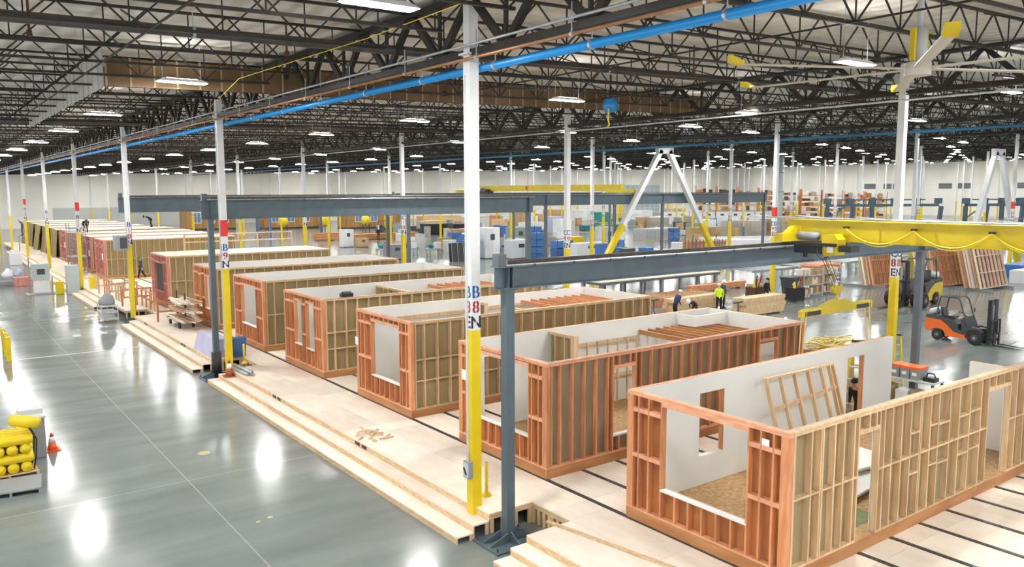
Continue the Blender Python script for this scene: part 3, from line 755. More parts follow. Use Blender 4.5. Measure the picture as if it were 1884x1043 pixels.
# ------------------------------------------------------------------ plywood platform, steps, rails
RAILX = [2.2 + 1.14 * k for k in range(10)]
def platform(y0, y1, lab, pits=(), sheet_y=2.44, walk=True):
    p = thing('plywood_platform', (0, y0, 0), lab, 'platform', 'plywood platform sections')
    def strip(xa, xb, ya, yb, L):
        y = ya
        while y < yb - 0.05:
            e = min(y + L, yb)
            bx('plywood_sheet', xa, y + 0.002, PZ - 0.024, xb - 0.004, e - 0.002, PZ, 'plywood', p); y = e
    segs = [(y0, y1)]
    for a, b in pits: segs = [q for s in segs for q in (((s[0], a), (b, s[1])) if s[0] < a and b < s[1] else ((s[0], a),) if s[0] < a < s[1] else ((b, s[1]),) if s[0] < b < s[1] else (s,)) if q[1] - q[0] > 0.05]
    if walk:
        for a, b in segs:
            strip(-0.05, 1.10, a, b, sheet_y)
            y = a
            while y < b - 0.05:
                e = min(y + 2.44, b); bx('fascia_board', -0.05, y + 0.001, 0.31, -0.02, e - 0.001, PZ - 0.025, 'ply_edge', p); y = e
            for yy in (a, b - 0.04):
                bx('end_joist', -0.02, yy, PZ - 0.13, 1.1, yy + 0.04, PZ - 0.025, 'ply_edge', p)
                for xx in (-0.02, 0.28, 0.62, 1.0): bx('crib_post', xx, yy, 0.002, xx + 0.09, yy + 0.05, PZ - 0.13, 'lumber', p)
    strip(1.10, RAILX[0] - 0.055, y0, y1, sheet_y)
    for a, b in zip(RAILX[:-1], RAILX[1:]): strip(a + 0.055, b - 0.055, y0, y1, sheet_y * 2)
    for a, b in pits:
        for q in range(4): bx('crib_post', 1.10, a + 0.02 + (b - a - 0.11) * q / 3, 0.002, 1.19, a + 0.11 + (b - a - 0.11) * q / 3, PZ - 0.13, 'lumber', p)
        bx('end_joist', 1.10, a, PZ - 0.13, 1.14, b, PZ - 0.025, 'ply_edge', p)
    bx('edge_beam', RAILX[-1] + 0.0, y0, 0.002, RAILX[-1] + 0.05, y1, PZ - 0.026, 'lumber', p)
    return p
platform(-16.5, -1.27, 'plywood platform section nearest the camera around the nearest module', [(-1.92, -1.27)])
platform(-1.27, 17.6, 'plywood platform section with the small offcut pile', [(-1.27, -0.62), (17.0, 17.6)])
platform(17.6, 34.4, 'plywood platform section carrying the lumber cart and lavender crate', [(17.6, 19.0), (33.6, 34.4)])
platform(34.4, 51.4, 'plywood platform section with the timber railings before the walking person', [(34.4, 36.0)], 4.88)
platform(51.4, 114, 'far plywood platform section running on to the last modules', (), 6.0)
for k, x in enumerate(RAILX):
    r = thing('floor_rail', (x, -16.5, PZ - 0.02), ['first', 'second', 'third', 'fourth', 'fifth', 'sixth', 'seventh', 'eighth', 'ninth', 'tenth'][k] + ' dark steel floor rail in the plywood counted from the aisle', 'rail', 'steel floor rails in the platform')
    for q in range(6):
        bx('rail_length', x - 0.05, -16.5 + 21.7 * q, PZ - 0.03, x + 0.05, -16.5 + 21.7 * (q + 1) - 0.02, PZ + 0.012, 'track_steel', r)
def step(x0, x1, h, y0, y1, lab):
    s = thing('wooden_step', (x0, y0, 0), lab, 'step', 'wooden steps of the platform')
    y = y0
    while y < y1 - 0.05:
        e = min(y + 2.44, y1)
        bx('tread', x0, y + 0.002, h - 0.03, x1 - 0.004, e - 0.002, h, 'plywood', s); bx('riser', x0, y + 0.002, 0.002, x0 + 0.025, e - 0.002, h - 0.03, 'ply_edge', s); y = e
    for yy in (y0 + 0.0, y1 - 0.04):
        bx('bearer', x1 - 0.09, yy, 0.002, x1 - 0.01, yy + 0.04, h - 0.03, 'lumber', s)
segs = [(-16.5, -1.92, 'nearest the camera'), (-0.62, 17.0, 'below the offcut pile'), (19.1, 33.0, 'below the lumber cart'), (41.2, 50.0, 'before column B 11'), (52.0, 100, 'past column B 11')]
for a, b, w in segs:
    step(-0.86, -0.45, 0.155, a, b, f'lower wooden step along the concrete aisle, section {w}')
    step(-0.45, -0.05, 0.31, a, b, f'upper wooden step below the platform edge, section {w}')
# offcuts and small things on the deck
for k in range(12):
    rr = random.Random(k); a = rr.uniform(0, PI)
    x, y = 0.35 + rr.uniform(-0.35, 0.45), 5.9 + rr.uniform(-0.55, 0.55)
    o = MB().box(-rr.uniform(0.12, 0.3), -0.03, 0, rr.uniform(0.12, 0.3), 0.03, 0.03).build('wood_offcut', 'lumber'); o.location = (x, y, PZ + 0.001 + 0.031 * (k // 5)); o.rotation_euler = (0, 0, a)
    tag(o, 'pale wood offcut in the small pile on the plywood', 'offcut', 'offcuts on the plywood beside column B 8')
o = MB().box(-1.6, -0.05, 0, 1.6, 0.05, 0.035).build('loose_timber', 'lumber'); o.location = (0.95, -3.25, PZ + 0.001); o.rotation_euler = (0, 0, math.radians(100)); tag(o, 'long pale timber lying on the nearest plywood', 'timber')
for q, (y, lab) in enumerate(((5.15, 'dark socket cut in the platform edge below the offcut pile'), (11.5, 'dark socket cut in the platform edge before the square-window module'), (23.2, 'dark socket cut in the platform edge near the lavender crate'), (30.5, 'dark socket cut in the platform edge near the timber cart'))):
    t = thing('edge_socket', (-0.053, y, 0.33), lab, 'socket')
    for d in (0, 0.42): bx('hole_shade', -0.056, y + d, 0.335, -0.05, y + d + 0.3, 0.43, 'black_plastic', t)  # thin black plate stands for the shade inside the opening

# ------------------------------------------------------------------ crane runways
def base_plate(t, x, y, z=0.0, sx=0.6, sy=0.46):
    bx('base_plate', x - sx, y - sy, z + 0.001, x + sx, y + sy, z + 0.04, 'steel_blue', t)
    for s in (-1, 1):
        MB().prism([(x - 0.1, z + 0.04), (x - sx + 0.08, z + 0.04), (x - sx + 0.08, z + 0.08), (x - 0.1, z + 0.24)], 'y', y + s * 0.12 - 0.012, y + s * 0.12 + 0.012).build('gusset', 'steel_blue', t)
        MB().prism([(x + 0.1, z + 0.04), (x + sx - 0.08, z + 0.04), (x + sx - 0.08, z + 0.08), (x + 0.1, z + 0.24)], 'y', y + s * 0.12 - 0.012, y + s * 0.12 + 0.012).build('gusset', 'steel_blue', t)
        MB().prism([(y + s * 0.1, z + 0.04), (y + s * (sy - 0.06), z + 0.04), (y + s * (sy - 0.06), z + 0.08), (y + s * 0.1, z + 0.24)], 'x', x - 0.012, x + 0.012).build('gusset', 'steel_blue', t)
        for q in (-1, 1): MB().cyl((x + q * (sx - 0.07), y + s * (sy - 0.1), z + 0.04), (x + q * (sx - 0.07), y + s * (sy - 0.1), z + 0.11), 0.02, 6).build('anchor_bolt', 'dark_grey', t)
def runway_post(x, y, ztop, lab, w=0.1, mtl='steel_blue', plate=True, wrap=False):
    t = thing('runway_post', (x, y, 0), lab, 'post', 'posts of the crane runways')
    MB().box(x - w, y - w, 0.04, x + w, y + w, ztop).build('shaft', mtl, t)
    if plate: base_plate(t, x, y)
    bx('cap_plate', x - w - 0.06, y - w - 0.04, ztop, x + w + 0.06, y + w + 0.04, ztop + 0.025, mtl, t)
    if wrap: MB().cyl((x, y, 0.05), (x, y, 1.02), 0.19, 16).build('padded_wrap', 'black_plastic', t, True)
    return t
def runway_beam(x0, x1, y, zb, zt, lab, stiff=(), fl=0.15, clip=1.05, mtl='steel_blue', stop=True):
    t = thing('runway_beam', (x0, y, zb), lab, 'beam', 'beams of the crane runways')
    tf = 0.022
    MB().box(x0, y - 0.012, zb + tf, x1, y + 0.012, zt - tf).build('web', mtl, t)
    MB().box(x0, y - fl, zt - tf, x1, y + fl, zt).build('top_flange', mtl, t)
    MB().box(x0, y - fl * 0.85, zb, x1, y + fl * 0.85, zb + tf).build('bottom_flange', mtl, t)
    r = MB().box(x0 + 0.35, y - 0.035, zt, x1, y + 0.035, zt + 0.11).build('crane_rail', 'rail_dark', t)
    x = x0 + 0.9
    while x < x1: bx('rail_clip', x - 0.02, y - fl - 0.01, zt - 0.03, x + 0.02, y - 0.03, zt + 0.02, 'rail_dark', r); x += clip
    MB().cyl((x0 + 0.2, y - fl + 0.02, zt + 0.015), (x1, y - fl + 0.02, zt + 0.015), 0.022, 6).build('conductor_tube', 'galvanised', t)
    for s in stiff: bx('stiffener', s - 0.008, y - fl * 0.85, zb + tf, s + 0.008, y + fl * 0.85, zt - tf, mtl, t)
    if stop: bx('end_stop', x0 + 0.02, y - 0.1, zt, x0 + 0.22, y + 0.1, zt + 0.24, 'steel_grey', t)
    return t
YC = -1.1
runway_post(0.10, YC, 5.28, 'dark blue post bolted to the floor among the steps beside column B 8')
runway_post(16.5, YC, 5.28, 'dark grey post under the runway beam beside column C 8', mtl='steel_grey', plate=False)
runway_beam(-0.22, 30.0, YC, 5.31, 5.77, 'blue-grey crane runway beam starting beside column B 8', (0.05, 0.15, 16.5))
YA = 17.75
runway_post(-0.28, YA, 6.17, 'dark blue post with black padded foot beside column B 9', wrap=True)
runway_post(15.1, YA, 6.17, 'blue-grey post ending the middle runway beam left of column C 9')
runway_beam(-0.6, 15.4, YA, 6.2, 6.93, 'deep blue-grey runway beam crossing behind column B 9', (-0.28, 15.1), 0.16)
YB = 34.9
runway_post(17.9, YB, 6.07, 'second grey post of the close pair left of column B 8', mtl='steel_grey', plate=False)
for k, x in enumerate((0.2, 16.3, 30.0, 37.3, 43.0, 57.2)):
    runway_post(x, YB, 6.07, ['dark blue post beside column B 10', 'grey post of the far runway near the end of the middle beam', 'grey post of the far runway beside column C 9', 'slim grey post left of the chevron apex', 'slim grey post below the chevron apex', 'post at the far right end of the far runway'][k], mtl='steel_blue' if k < 1 else 'steel_grey', plate=k < 1)
runway_beam(-0.3, 57.6, YB, 6.1, 6.93, 'long far runway beam from column B 10 to column D 9', (0.2, 30, 43.0, 57.2), 0.16)
YD = 58.0
runway_beam(29.0, 60.0, YD, 6.2, 6.9, 'farthest runway beam carrying the back end of the far crane', (30, 58), 0.16, 3.0)
for x, l in ((30.3, 'first'), (44, 'second'), (58.5, 'third')): runway_post(x, YD, 6.17, f'{l} far grey post under the farthest runway beam', mtl='steel_grey', plate=False)
# yellow safety post-guards along the left aisle
gd = thing('guard_barrier', (-6.5, 26.3, 0), 'yellow guard barrier at the aisle edge cut by the frame', 'barrier')
for y in (26.3, 27.6, 28.9): bx('post', -6.62, y - 0.08, 0.002, -6.46, y + 0.08, 1.06, 'yellow_paint', gd)
for z in (0.55, 0.95): bx('rail', -6.56, 26.2, z - 0.05, -6.52, 29.0, z + 0.05, 'yellow_paint', gd)

# ---- nearest bridge crane
cr = thing('bridge_crane', (10.0, -1.1, 5.88), 'yellow overhead bridge crane with hoist on the near runway beam', 'crane')
MB().box(9.88, -18.0, 5.95, 10.12, -0.75, 6.45).build('bridge_girder', 'crane_yellow_shaded', cr)
MB().box(9.80, -18.0, 6.45, 10.20, -0.75, 6.475).build('girder_flange', 'crane_yellow_shaded', cr)
MB().box(9.80, -18.0, 5.93, 10.20, -0.75, 5.95).build('girder_flange', 'crane_yellow_shaded', cr)
et = MB().box(9.0, -1.2, 5.90, 12.4, -0.98, 6.12).build('end_truck', 'crane_yellow_shaded', cr)
for x in (9.25, 12.15): MB().cyl((x, -1.16, 5.99), (x, -1.02, 5.99), 0.105, 14).build('truck_wheel', 'dark_grey', et)
MB().prism([(9.3, 6.12), (10.7, 6.12), (10.4, 6.3), (9.6, 6.3)], 'y', -1.18, -1.0).build('gusset_plate', 'crane_yellow_shaded', cr)
MB().cyl((9.66, -18, 6.52), (9.66, -0.2, 6.52), 0.025, 6).build('festoon_track', 'galvanised', cr)
for y in [-0.9 - 1.25 * k for k in range(13)]: bx('track_bracket', 9.60, y - 0.02, 6.48, 10.1, y + 0.02, 6.51, 'galvanised', cr)
for y in (-2.2, -3.8, -5.4, -7.0): MB().bar((9.66, y, 6.53), (9.1, y + 0.6, 6.60), 0.03).build('track_arm', 'galvanised', cr)
for k in range(7):
    y = -2.55 - 1.75 * k
    bx('cable_trolley', 9.74, y - 0.07, 6.28, 9.80, y + 0.07, 6.33, 'black_plastic', cr)
    for s_, sag in ((0, 0.42), (1, 0.36)):
        pts = [(9.76 - 0.02 * s_, y - 1.75 * t / 10, 6.28 - sag * 4 * (t / 10) * (1 - t / 10)) for t in range(11)]
        MB().tube(pts, 0.016, 5).build('festoon_cable', 'cable_yellow', cr)
ho = thing('hoist', (9.75, -2.0, 5.7), 'black and yellow electric hoist hanging on the near crane girder', 'hoist')
MB().box(9.30, -2.55, 5.82, 9.85, -1.45, 5.90).build('trolley_frame', 'black_plastic', ho)
MB().box(9.32, -2.15, 5.62, 9.80, -1.35, 5.83).build('motor_box', 'black_plastic', ho)
MB().cyl((9.55, -1.9, 6.06), (9.55, -1.32, 6.06), 0.11, 14).build('drum', 'mid_grey', ho, True)
MB().prism([(-2.55, 5.60), (-2.2, 5.55), (-2.12, 5.75), (-2.12, 6.12), (-2.45, 6.14), (-2.58, 6.0)], 'x', 9.38, 9.74).build('gear_housing', 'crane_yellow_shaded', ho)
MB().box(9.372, -2.45, 5.66, 9.38, -2.28, 5.82).build('rating_plate', 'paper', ho)
MB().box(9.35, -2.95, 5.70, 9.75, -2.62, 5.86).build('travel_motor', 'black_plastic', ho)
MB().cyl((9.55, -1.55, 5.5), (9.55, -1.55, 5.62), 0.06, 10).build('limit_weight', 'black_plastic', ho)
MB().tube([(9.36, -2.0, 5.9), (9.3, -2.05, 5.6), (9.32, -2.2, 5.48), (9.4, -2.3, 5.55)], 0.02, 6).build('hose', 'black_plastic', ho)
HX, HY = 10.45, -1.95
for dx in (-0.09, 0.09):
    for dy in (-0.04, 0.04): MB().cyl((HX + dx - 0.7, HY + dy, 5.6), (HX + dx, HY + dy, 4.66), 0.008, 5).build('wire_rope', 'rope', ho)
hk = thing('hook_block', (HX, HY, 4.3), 'small yellow twin-sheave hook block below the hoist', 'hook')
for s in (-1, 1): MB().cyl((HX + s * 0.1, HY - 0.05, 4.62), (HX + s * 0.1, HY + 0.05, 4.62), 0.115, 14).build('sheave', 'crane_yellow_shaded', hk)
MB().box(HX - 0.04, HY - 0.06, 4.48, HX + 0.04, HY + 0.06, 4.66).build('block_body', 'crane_yellow_shaded', hk)
MB().tube([(HX, HY, 4.48), (HX + 0.02, HY, 4.4), (HX + 0.06, HY, 4.36), (HX + 0.02, HY, 4.31), (HX - 0.04, HY, 4.34)], 0.022, 6).build('hook', 'crane_yellow_shaded', hk)
sb = thing('spreader_beam', (HX, HY, 4.0), 'yellow spreader beam with black plates hanging from the hook', 'spreader beam')
MB().prism([(8.82, 3.98), (12.15, 3.98), (12.15, 4.16), (11.3, 4.18), (10.75, 4.33), (10.2, 4.33), (9.65, 4.18), (8.82, 4.16)], 'y', HY - 0.06, HY + 0.06).build('beam', 'crane_yellow_shaded', sb)
for a in (8.95, 11.35): bx('number_plate', a, HY - 0.066, 4.0, a + 0.7, HY - 0.06, 4.12, 'black_plastic', sb)
for q in range(11):
    for x in (8.9 + q * 0.075, 11.3 + q * 0.08): bx('hook_lug', x, HY - 0.05, 4.16, x + 0.03, HY + 0.05, 4.185, 'crane_yellow_shaded', sb)
MB().tube([(HX - 0.08, HY, 4.3), (HX, HY, 4.42), (HX + 0.08, HY, 4.3)], 0.02, 6).build('bail', 'crane_yellow_shaded', sb)
for x, lab in ((9.0, 'tan lifting strap hanging from the camera-side end of the spreader beam'), (11.95, 'tan lifting strap hanging from the forklift-side end of the spreader beam')):
    st = thing('lifting_strap', (x, HY, 3.0), lab, 'strap')
    MB().bar((x, HY - 0.07, 4.14), (x + 0.35 * (1 if x > 10 else -0.1), HY, 2.9), 0.03, 0.008).build('strand', 'strap_yellow', st); MB().bar((x, HY + 0.07, 4.14), (x + 0.2 * (1 if x > 10 else -0.5), HY + 0.05, 2.9), 0.03, 0.008).build('strand', 'strap_yellow', st)
# ---- far bridge crane
fc_ = thing('bridge_crane', (38.0, YB, 7.05), 'far yellow bridge crane beyond column C 9', 'crane')
MB().prism([(YB - 0.2, 7.3), (YB + 0.6, 7.2), (YD - 1.0, 7.2), (YD + 0.2, 7.3), (YD + 0.2, 7.75), (YB - 0.2, 7.75)], 'x', 37.8, 38.2).build('bridge_girder', 'crane_yellow_shaded', fc_)
for y in (YB, YD): MB().box(36.4, y - 0.15, 7.05, 39.6, y + 0.15, 7.30).build('end_truck', 'crane_yellow_shaded', fc_)
MB().cyl((37.79, 47.5, 7.48), (37.77, 47.5, 7.48), 0.2, 12).build('emblem', 'cone_brown', fc_)
fh = thing('hoist', (37.6, 55, 7.0), 'small grey and black hoist on the far yellow crane', 'hoist')
MB().box(37.2, 53.2, 7.0, 37.9, 56.2, 7.198).build('trolley_frame', 'black_plastic', fh); MB().box(37.1, 54.6, 7.18, 37.7, 55.9, 7.55).build('motor', 'light_grey', fh); MB().box(37.1, 53.5, 7.1, 37.7, 54.4, 7.4).build('gear_housing', 'dark_grey', fh)
# chevron braces between far columns
def chevron(x0, x1, y, zt, lab):
    t = thing('chevron_brace', (x0, y, 0), lab, 'brace')
    for a, b in ((x0, (x0 + x1) / 2 - 0.5), (x1, (x0 + x1) / 2 + 0.5)):
        p, q = Vector((a, y, 0.0)), Vector((b, y, zt)); s = p + (q - p) * (4.4 / zt)
        MB().bar(p, s, 0.4, 0.4, (0, 1, 0)).build('yellow_leg', 'yellow_paint', t); MB().bar(s, q, 0.4, 0.4, (0, 1, 0)).build('white_leg', 'white_paint', t)
    MB().box((x0 + x1) / 2 - 0.9, y - 0.2, zt - 0.25, (x0 + x1) / 2 + 0.9, y + 0.2, zt + 0.3).build('apex_plate', 'white_paint', t)
chevron(34.6, 50.4, 34.3, 10.6, 'tall white and yellow chevron brace right of column C 9')
chevron(60.4, 71.6, 17.6, 10.4, 'white chevron brace at the far right of the hall')
# ------------------------------------------------------------------ vehicles
def wheel(t, x, y, r, w, name='wheel', hub='dark_grey'):
    o = MB().tube([(x, y - w / 2, r), (x, y - w / 2 + 0.03, r), (x, y + w / 2 - 0.03, r), (x, y + w / 2, r)], [r * 0.86, r, r, r * 0.86], 20).build(name, 'rubber', t)
    MB().tube([(x, y - w / 2 - 0.012, r), (x, y + w / 2 + 0.012, r)], r * 0.5, 14).build('hub', hub, o)
    MB().tube([(x, y - w / 2 - 0.03, r), (x, y + w / 2 + 0.03, r)], r * 0.2, 10).build('axle_cap', 'mid_grey', o)
def forklift(loc, rz, sc, paint, lab, dual=False, tank='light_grey'):
    t = thing('forklift', loc, lab, 'forklift', 'forklifts', rz=rz)
    t.scale = (sc, sc, sc); hw = 0.52
    MB().prism([(-0.58, 0.42), (-0.60, 0.95), (-0.52, 1.04), (0.10, 1.0), (0.42, 0.80), (0.78, 0.48), (1.30, 0.40), (1.30, 0.26), (0.40, 0.22), (0.34, 0.45), (0.15, 0.58), (-0.15, 0.58), (-0.33, 0.42)], 'y', -hw, hw).build('body', paint, t)
    MB().prism([(-0.58, 1.04), (-0.60, 1.12), (-0.50, 1.22), (0.05, 1.18), (0.10, 1.0)], 'y', -hw + 0.02, hw - 0.02).build('hood', 'dark_grey', t)
    MB().prism([(0.10, 1.0), (0.05, 1.12), (0.75, 1.02), (0.95, 0.88), (0.95, 0.62), (1.2, 0.55), (1.45, 0.66), (1.55, 0.45), (1.3, 0.40), (0.78, 0.48), (0.42, 0.80)], 'y', -hw + 0.04, hw - 0.04).build('engine_cover', 'dark_grey', t)
    MB().box(0.12, -0.26, 1.10, 0.62, 0.26, 1.20).build('seat', 'black_plastic', t)
    MB().hexa([(0.06, -0.24, 1.18), (0.18, -0.24, 1.18), (0.18, 0.24, 1.18), (0.06, 0.24, 1.18)], [(-0.04, -0.2, 1.58), (0.05, -0.2, 1.58), (0.05, 0.2, 1.58), (-0.04, 0.2, 1.58)]).build('seat_back', 'black_plastic', t)
    MB().tube([(-0.34, -0.42, 1.36), (-0.34, -0.36, 1.36), (-0.34, 0.36, 1.36), (-0.34, 0.42, 1.36)], [0.08, 0.15, 0.15, 0.08], 14).build('gas_tank', tank, t, True)
    MB().prism([(1.12, 0.62), (1.05, 1.15), (1.2, 1.25), (1.5, 0.72)], 'y', -0.44, 0.44).build('dash_cowl', 'dark_grey', t)
    MB().bar((1.12, 0, 1.2), (0.86, 0, 1.42), 0.05).build('steering_column', 'black_plastic', t)
    MB().tube([(0.83 + 0.06 * math.sin(a), 0.16 * math.cos(a), 1.44 + 0.10 * math.sin(a)) for a in [2 * PI * k / 12 for k in range(13)]], 0.014, 5).build('steering_wheel', 'black_plastic', t)
    for s in (-1, 1):
        MB().tube([(-0.08, s * 0.45, 1.15), (-0.02, s * 0.45, 1.7), (0.06, s * 0.44, 2.12)], 0.035, 6).build('guard_pillar', 'dark_grey', t)
        MB().tube([(1.42, s * 0.45, 0.75), (1.15, s * 0.45, 1.45), (0.98, s * 0.44, 2.0), (0.85, s * 0.44, 2.13)], 0.035, 6).build('guard_pillar', 'dark_grey', t)
        MB().bar((0.06, s * 0.44, 2.13), (0.88, s * 0.44, 2.13), 0.06, 0.05).build('guard_rail', 'dark_grey', t)
        MB().prism([(1.32, 0.46), (1.36, 0.70), (1.6, 0.84), (1.92, 0.80), (2.08, 0.62), (2.02, 0.60), (1.88, 0.72), (1.62, 0.76), (1.44, 0.66), (1.40, 0.46)], 'y', s * 0.34, s * 0.58).build('fender', 'dark_grey', t)
        MB().box(2.18, s * 0.30 - 0.05, 0.06, 2.34, s * 0.30 + 0.05, 2.16).build('mast_rail', 'black_plastic', t)
        MB().box(2.22, s * 0.20 - 0.03, 0.10, 2.34, s * 0.20 + 0.03, 2.18).build('inner_mast', 'dark_grey', t)
        MB().prism([(2.44, 0.06), (2.50, 0.06), (3.65, 0.035), (3.65, 0.055), (2.50, 0.11), (2.50, 0.62), (2.44, 0.62)], 'y', s * 0.26 - 0.06, s * 0.26 + 0.06).build('fork', 'black_plastic', t)
        MB().bar((2.42, s * 0.46, 0.55), (2.42, s * 0.46, 1.22), 0.05).build('backrest_post', 'black_plastic', t)
    for k in range(7): MB().bar((0.1 + 0.12 * k, -0.44, 2.14), (0.1 + 0.12 * k, 0.44, 2.14), 0.03, 0.03).build('guard_slat', 'dark_grey', t)
    for k in range(5): MB().bar((2.42, -0.36 + 0.18 * k, 0.6), (2.42, -0.36 + 0.18 * k, 1.2), 0.03).build('backrest_bar', 'black_plastic', t)
    for z in (0.28, 0.58, 1.22): MB().bar((2.40, -0.5, z), (2.40, 0.5, z), 0.06, 0.08).build('carriage_bar', 'black_plastic', t)
    for z in (0.5, 1.4, 2.1): MB().bar((2.20, -0.34, z), (2.20, 0.34, z), 0.05, 0.1).build('mast_cross_member', 'black_plastic', t)
    MB().cyl((2.26, 0, 0.2), (2.26, 0, 1.9), 0.05, 10).build('lift_cylinder', 'mid_grey', t, True)
    bx('decal', 2.176, -0.33, 1.5, 2.18, -0.27, 1.95, 'red_paint', t)
    MB().box(1.22, 0.46, 1.42, 1.26, 0.52, 1.62).build('mirror', 'black_plastic', t)
    for s in (-1, 1):
        wheel(t, 0.0, s * 0.43, 0.27, 0.2); wheel(t, 1.75, s * 0.46, 0.34, 0.26)
        if dual: wheel(t, 1.75, s * 0.78, 0.34, 0.26)
    return t
forklift((30.72, 4.80, 0), -PI / 2, 1.0, 'fork_orange', 'orange forklift with black mast parked on the open concrete')
forklift((42.6, 11.6, 0), PI, 1.35, 'fork_yellow', 'yellow forklift with dual front tyres behind column C 8', dual=True, tank='wrap')
ff = forklift((50.0, 101.5, 0), -PI / 2, 1.2, 'dark_grey', 'small far dark forklift near two far workers')

# ---- stacks of wall panels leaning on racks
def panel_rack(x, y, n_, L, H, lean_, cols, lab, rz):
    t = thing('panel_rack', (x, y, 0), lab + ', steel foot rack', 'rack', rz=rz)
    for q in (0.3, L - 0.5): MB().box(q, -0.6, 0.002, q + 0.14, n_ * 0.2 + 1.6, 0.16).build('skid', 'mid_grey', t)
    for k in range(n_):
        p = thing('wall_panel_stack', (x, y, 0), lab + (', foremost frame' if k == 0 else ', one of the frames behind it'), 'wall frame', 'leaning timber wall frames', rz=rz)
        m = cols[k % len(cols)]; yy = k * 0.19; hh = H * (1 - 0.05 * (k % 3)); o_ = 0.25 * k if k < 3 else 0.1
        def P(u, v, d=0.0): return (u + o_, yy + v * math.sin(lean_) + d, 0.165 + v * math.cos(lean_))
        for v in (0.02, hh - 0.02): MB().bar(P(0, v), P(L, v), 0.13, 0.04, (0, 0, 1)).build('plate', m, p)
        nS = int(L / 0.55)
        for q in range(nS + 1): MB().bar(P(L * q / nS, 0.04), P(L * q / nS, hh - 0.04), 0.045, 0.13, (0, 1, 0)).build('stud', m, p)
        if k < 2:
            for v in (hh * 0.33, hh * 0.68): MB().bar(P(0, v), P(L, v), 0.11, 0.04, (0, 0, 1)).build('blocking', m, p)
panel_rack(47.2, 17.6, 6, 4.4, 2.9, 0.22, ['lumber_red', 'plywood', 'lumber'], 'timber wall frame leaning behind column C 8', 0.0)
panel_rack(50.3, 14.6, 8, 4.4, 3.35, 0.24, ['lumber_red', 'plywood', 'lumber', 'plywood'], 'reddish wall frame in the middle leaning stack', 0.0)
panel_rack(51.6, 12.1, 7, 4.2, 3.5, 0.25, ['plywood', 'lumber_red', 'lumber', 'plywood'], 'ladder-like wall frame in the rightmost leaning stack', 0.0)

# ---- ladders
def ladder(x, y, h, lab, m='yellow_paint', rz=0.0, n=7):
    t = thing('step_ladder', (x, y, 0), lab, 'ladder', rz=rz)
    top = 0.14; bot = 0.27; d = 0.5 * h / 2.1
    for s in (-1, 1):
        MB().bar((-d, s * bot, 0), (-0.05, s * top, h), 0.035, 0.08).build('front_rail', m, t); MB().bar((d, s * bot, 0), (0.07, s * top, h), 0.03, 0.05).build('rear_rail', m, t)
    for k in range(1, n):
        f_ = k / n; w_ = bot + (top - bot) * f_; xx = -d + (d - 0.05) * f_
        MB().box(xx - 0.05, -w_, h * f_ - 0.015, xx + 0.06, w_, h * f_ + 0.015).build('tread', 'galvanised', t)
        if k % 2: MB().bar((d - (d - 0.07) * f_, -w_, h * f_), (d - (d - 0.07) * f_, w_, h * f_), 0.02).build('rear_brace', 'galvanised', t)
    MB().box(-0.1, -top - 0.03, h, 0.1, top + 0.03, h + 0.06).build('top_cap', 'black_plastic', t)
ladder(17.7, 0.2, 2.25, 'yellow step ladder between column C 8 and the grey post', rz=0.6)
ladder(13.7, -0.75, 2.6, 'yellow step ladder seen through the second doorway of the back wall', rz=0.2)
ladder(26.0, -4.2, 2.2, 'red ladder top rising behind the near wall at the frame edge', 'red_paint', rz=0.3)

# ---- workbench with orange-lidded bins behind the nearest module
wb = thing('workbench', (16.0, -0.7, 0), 'grey workbench beyond the nearest module', 'bench')
bx('top', 15.65, -2.15, 1.22, 16.33, 0.2, 1.27, 'light_grey', wb)
bx('shelf', 15.7, -2.1, 0.42, 16.3, 0.15, 0.46, 'mid_grey', wb)
for y in (-2.14, 0.12):
    for x in (15.66, 16.25): bx('leg', x, y, 0.002, x + 0.07, y + 0.07, 1.22, 'dark_grey', wb)
for k in range(3):
    y = -1.02 - 0.33 * k
    b = thing('storage_bin', (16.0, y, 1.271), ['first', 'middle', 'last'][k] + ' grey bin with orange lid on the workbench', 'bin', 'lidded bins on the workbench')
    MB().hexa([(15.72, y + 0.02, 1.272), (16.2, y + 0.02, 1.272), (16.2, y + 0.29, 1.272), (15.72, y + 0.29, 1.272)], [(15.70, y, 1.60), (16.22, y, 1.60), (16.22, y + 0.31, 1.60), (15.70, y + 0.31, 1.60)]).build('tub', 'mid_grey', b)
    MB().box(15.69, y - 0.008, 1.60, 16.23, y + 0.318, 1.68).build('lid', 'safety_orange', b)
    bx('label_sheet', 15.700, y + 0.1, 1.40, 15.708, y + 0.24, 1.5, 'paper', b)
tb = MB().box(15.8, -2.1, 1.271, 16.1, -1.74, 1.40); tb.tube([(15.95, -2.06, 1.40), (15.95, -2.02, 1.52), (15.95, -1.82, 1.52), (15.95, -1.78, 1.40)], 0.025, 6)
o = tb.build('tool_case', 'black_plastic', base=(16, -1.55, 1.271)); tag(o, 'black tool case with handle at the workbench end', 'tool case')
for k, (y, m, h) in enumerate(((-0.1, 'dark_grey', 0.45), (-0.55, 'carton', 0.5), (-1.1, 'wrap', 0.4), (-1.6, 'carton', 0.45))):
    o = MB().box(15.75, y - 0.2, 0.461, 16.2, y + 0.2, 0.461 + h).build('carton_box', m, base=(16, y, 0.461)); tag(o, ['dark box', 'open brown carton', 'pale box', 'low brown carton'][k] + ' on the lower shelf of the workbench', 'box')
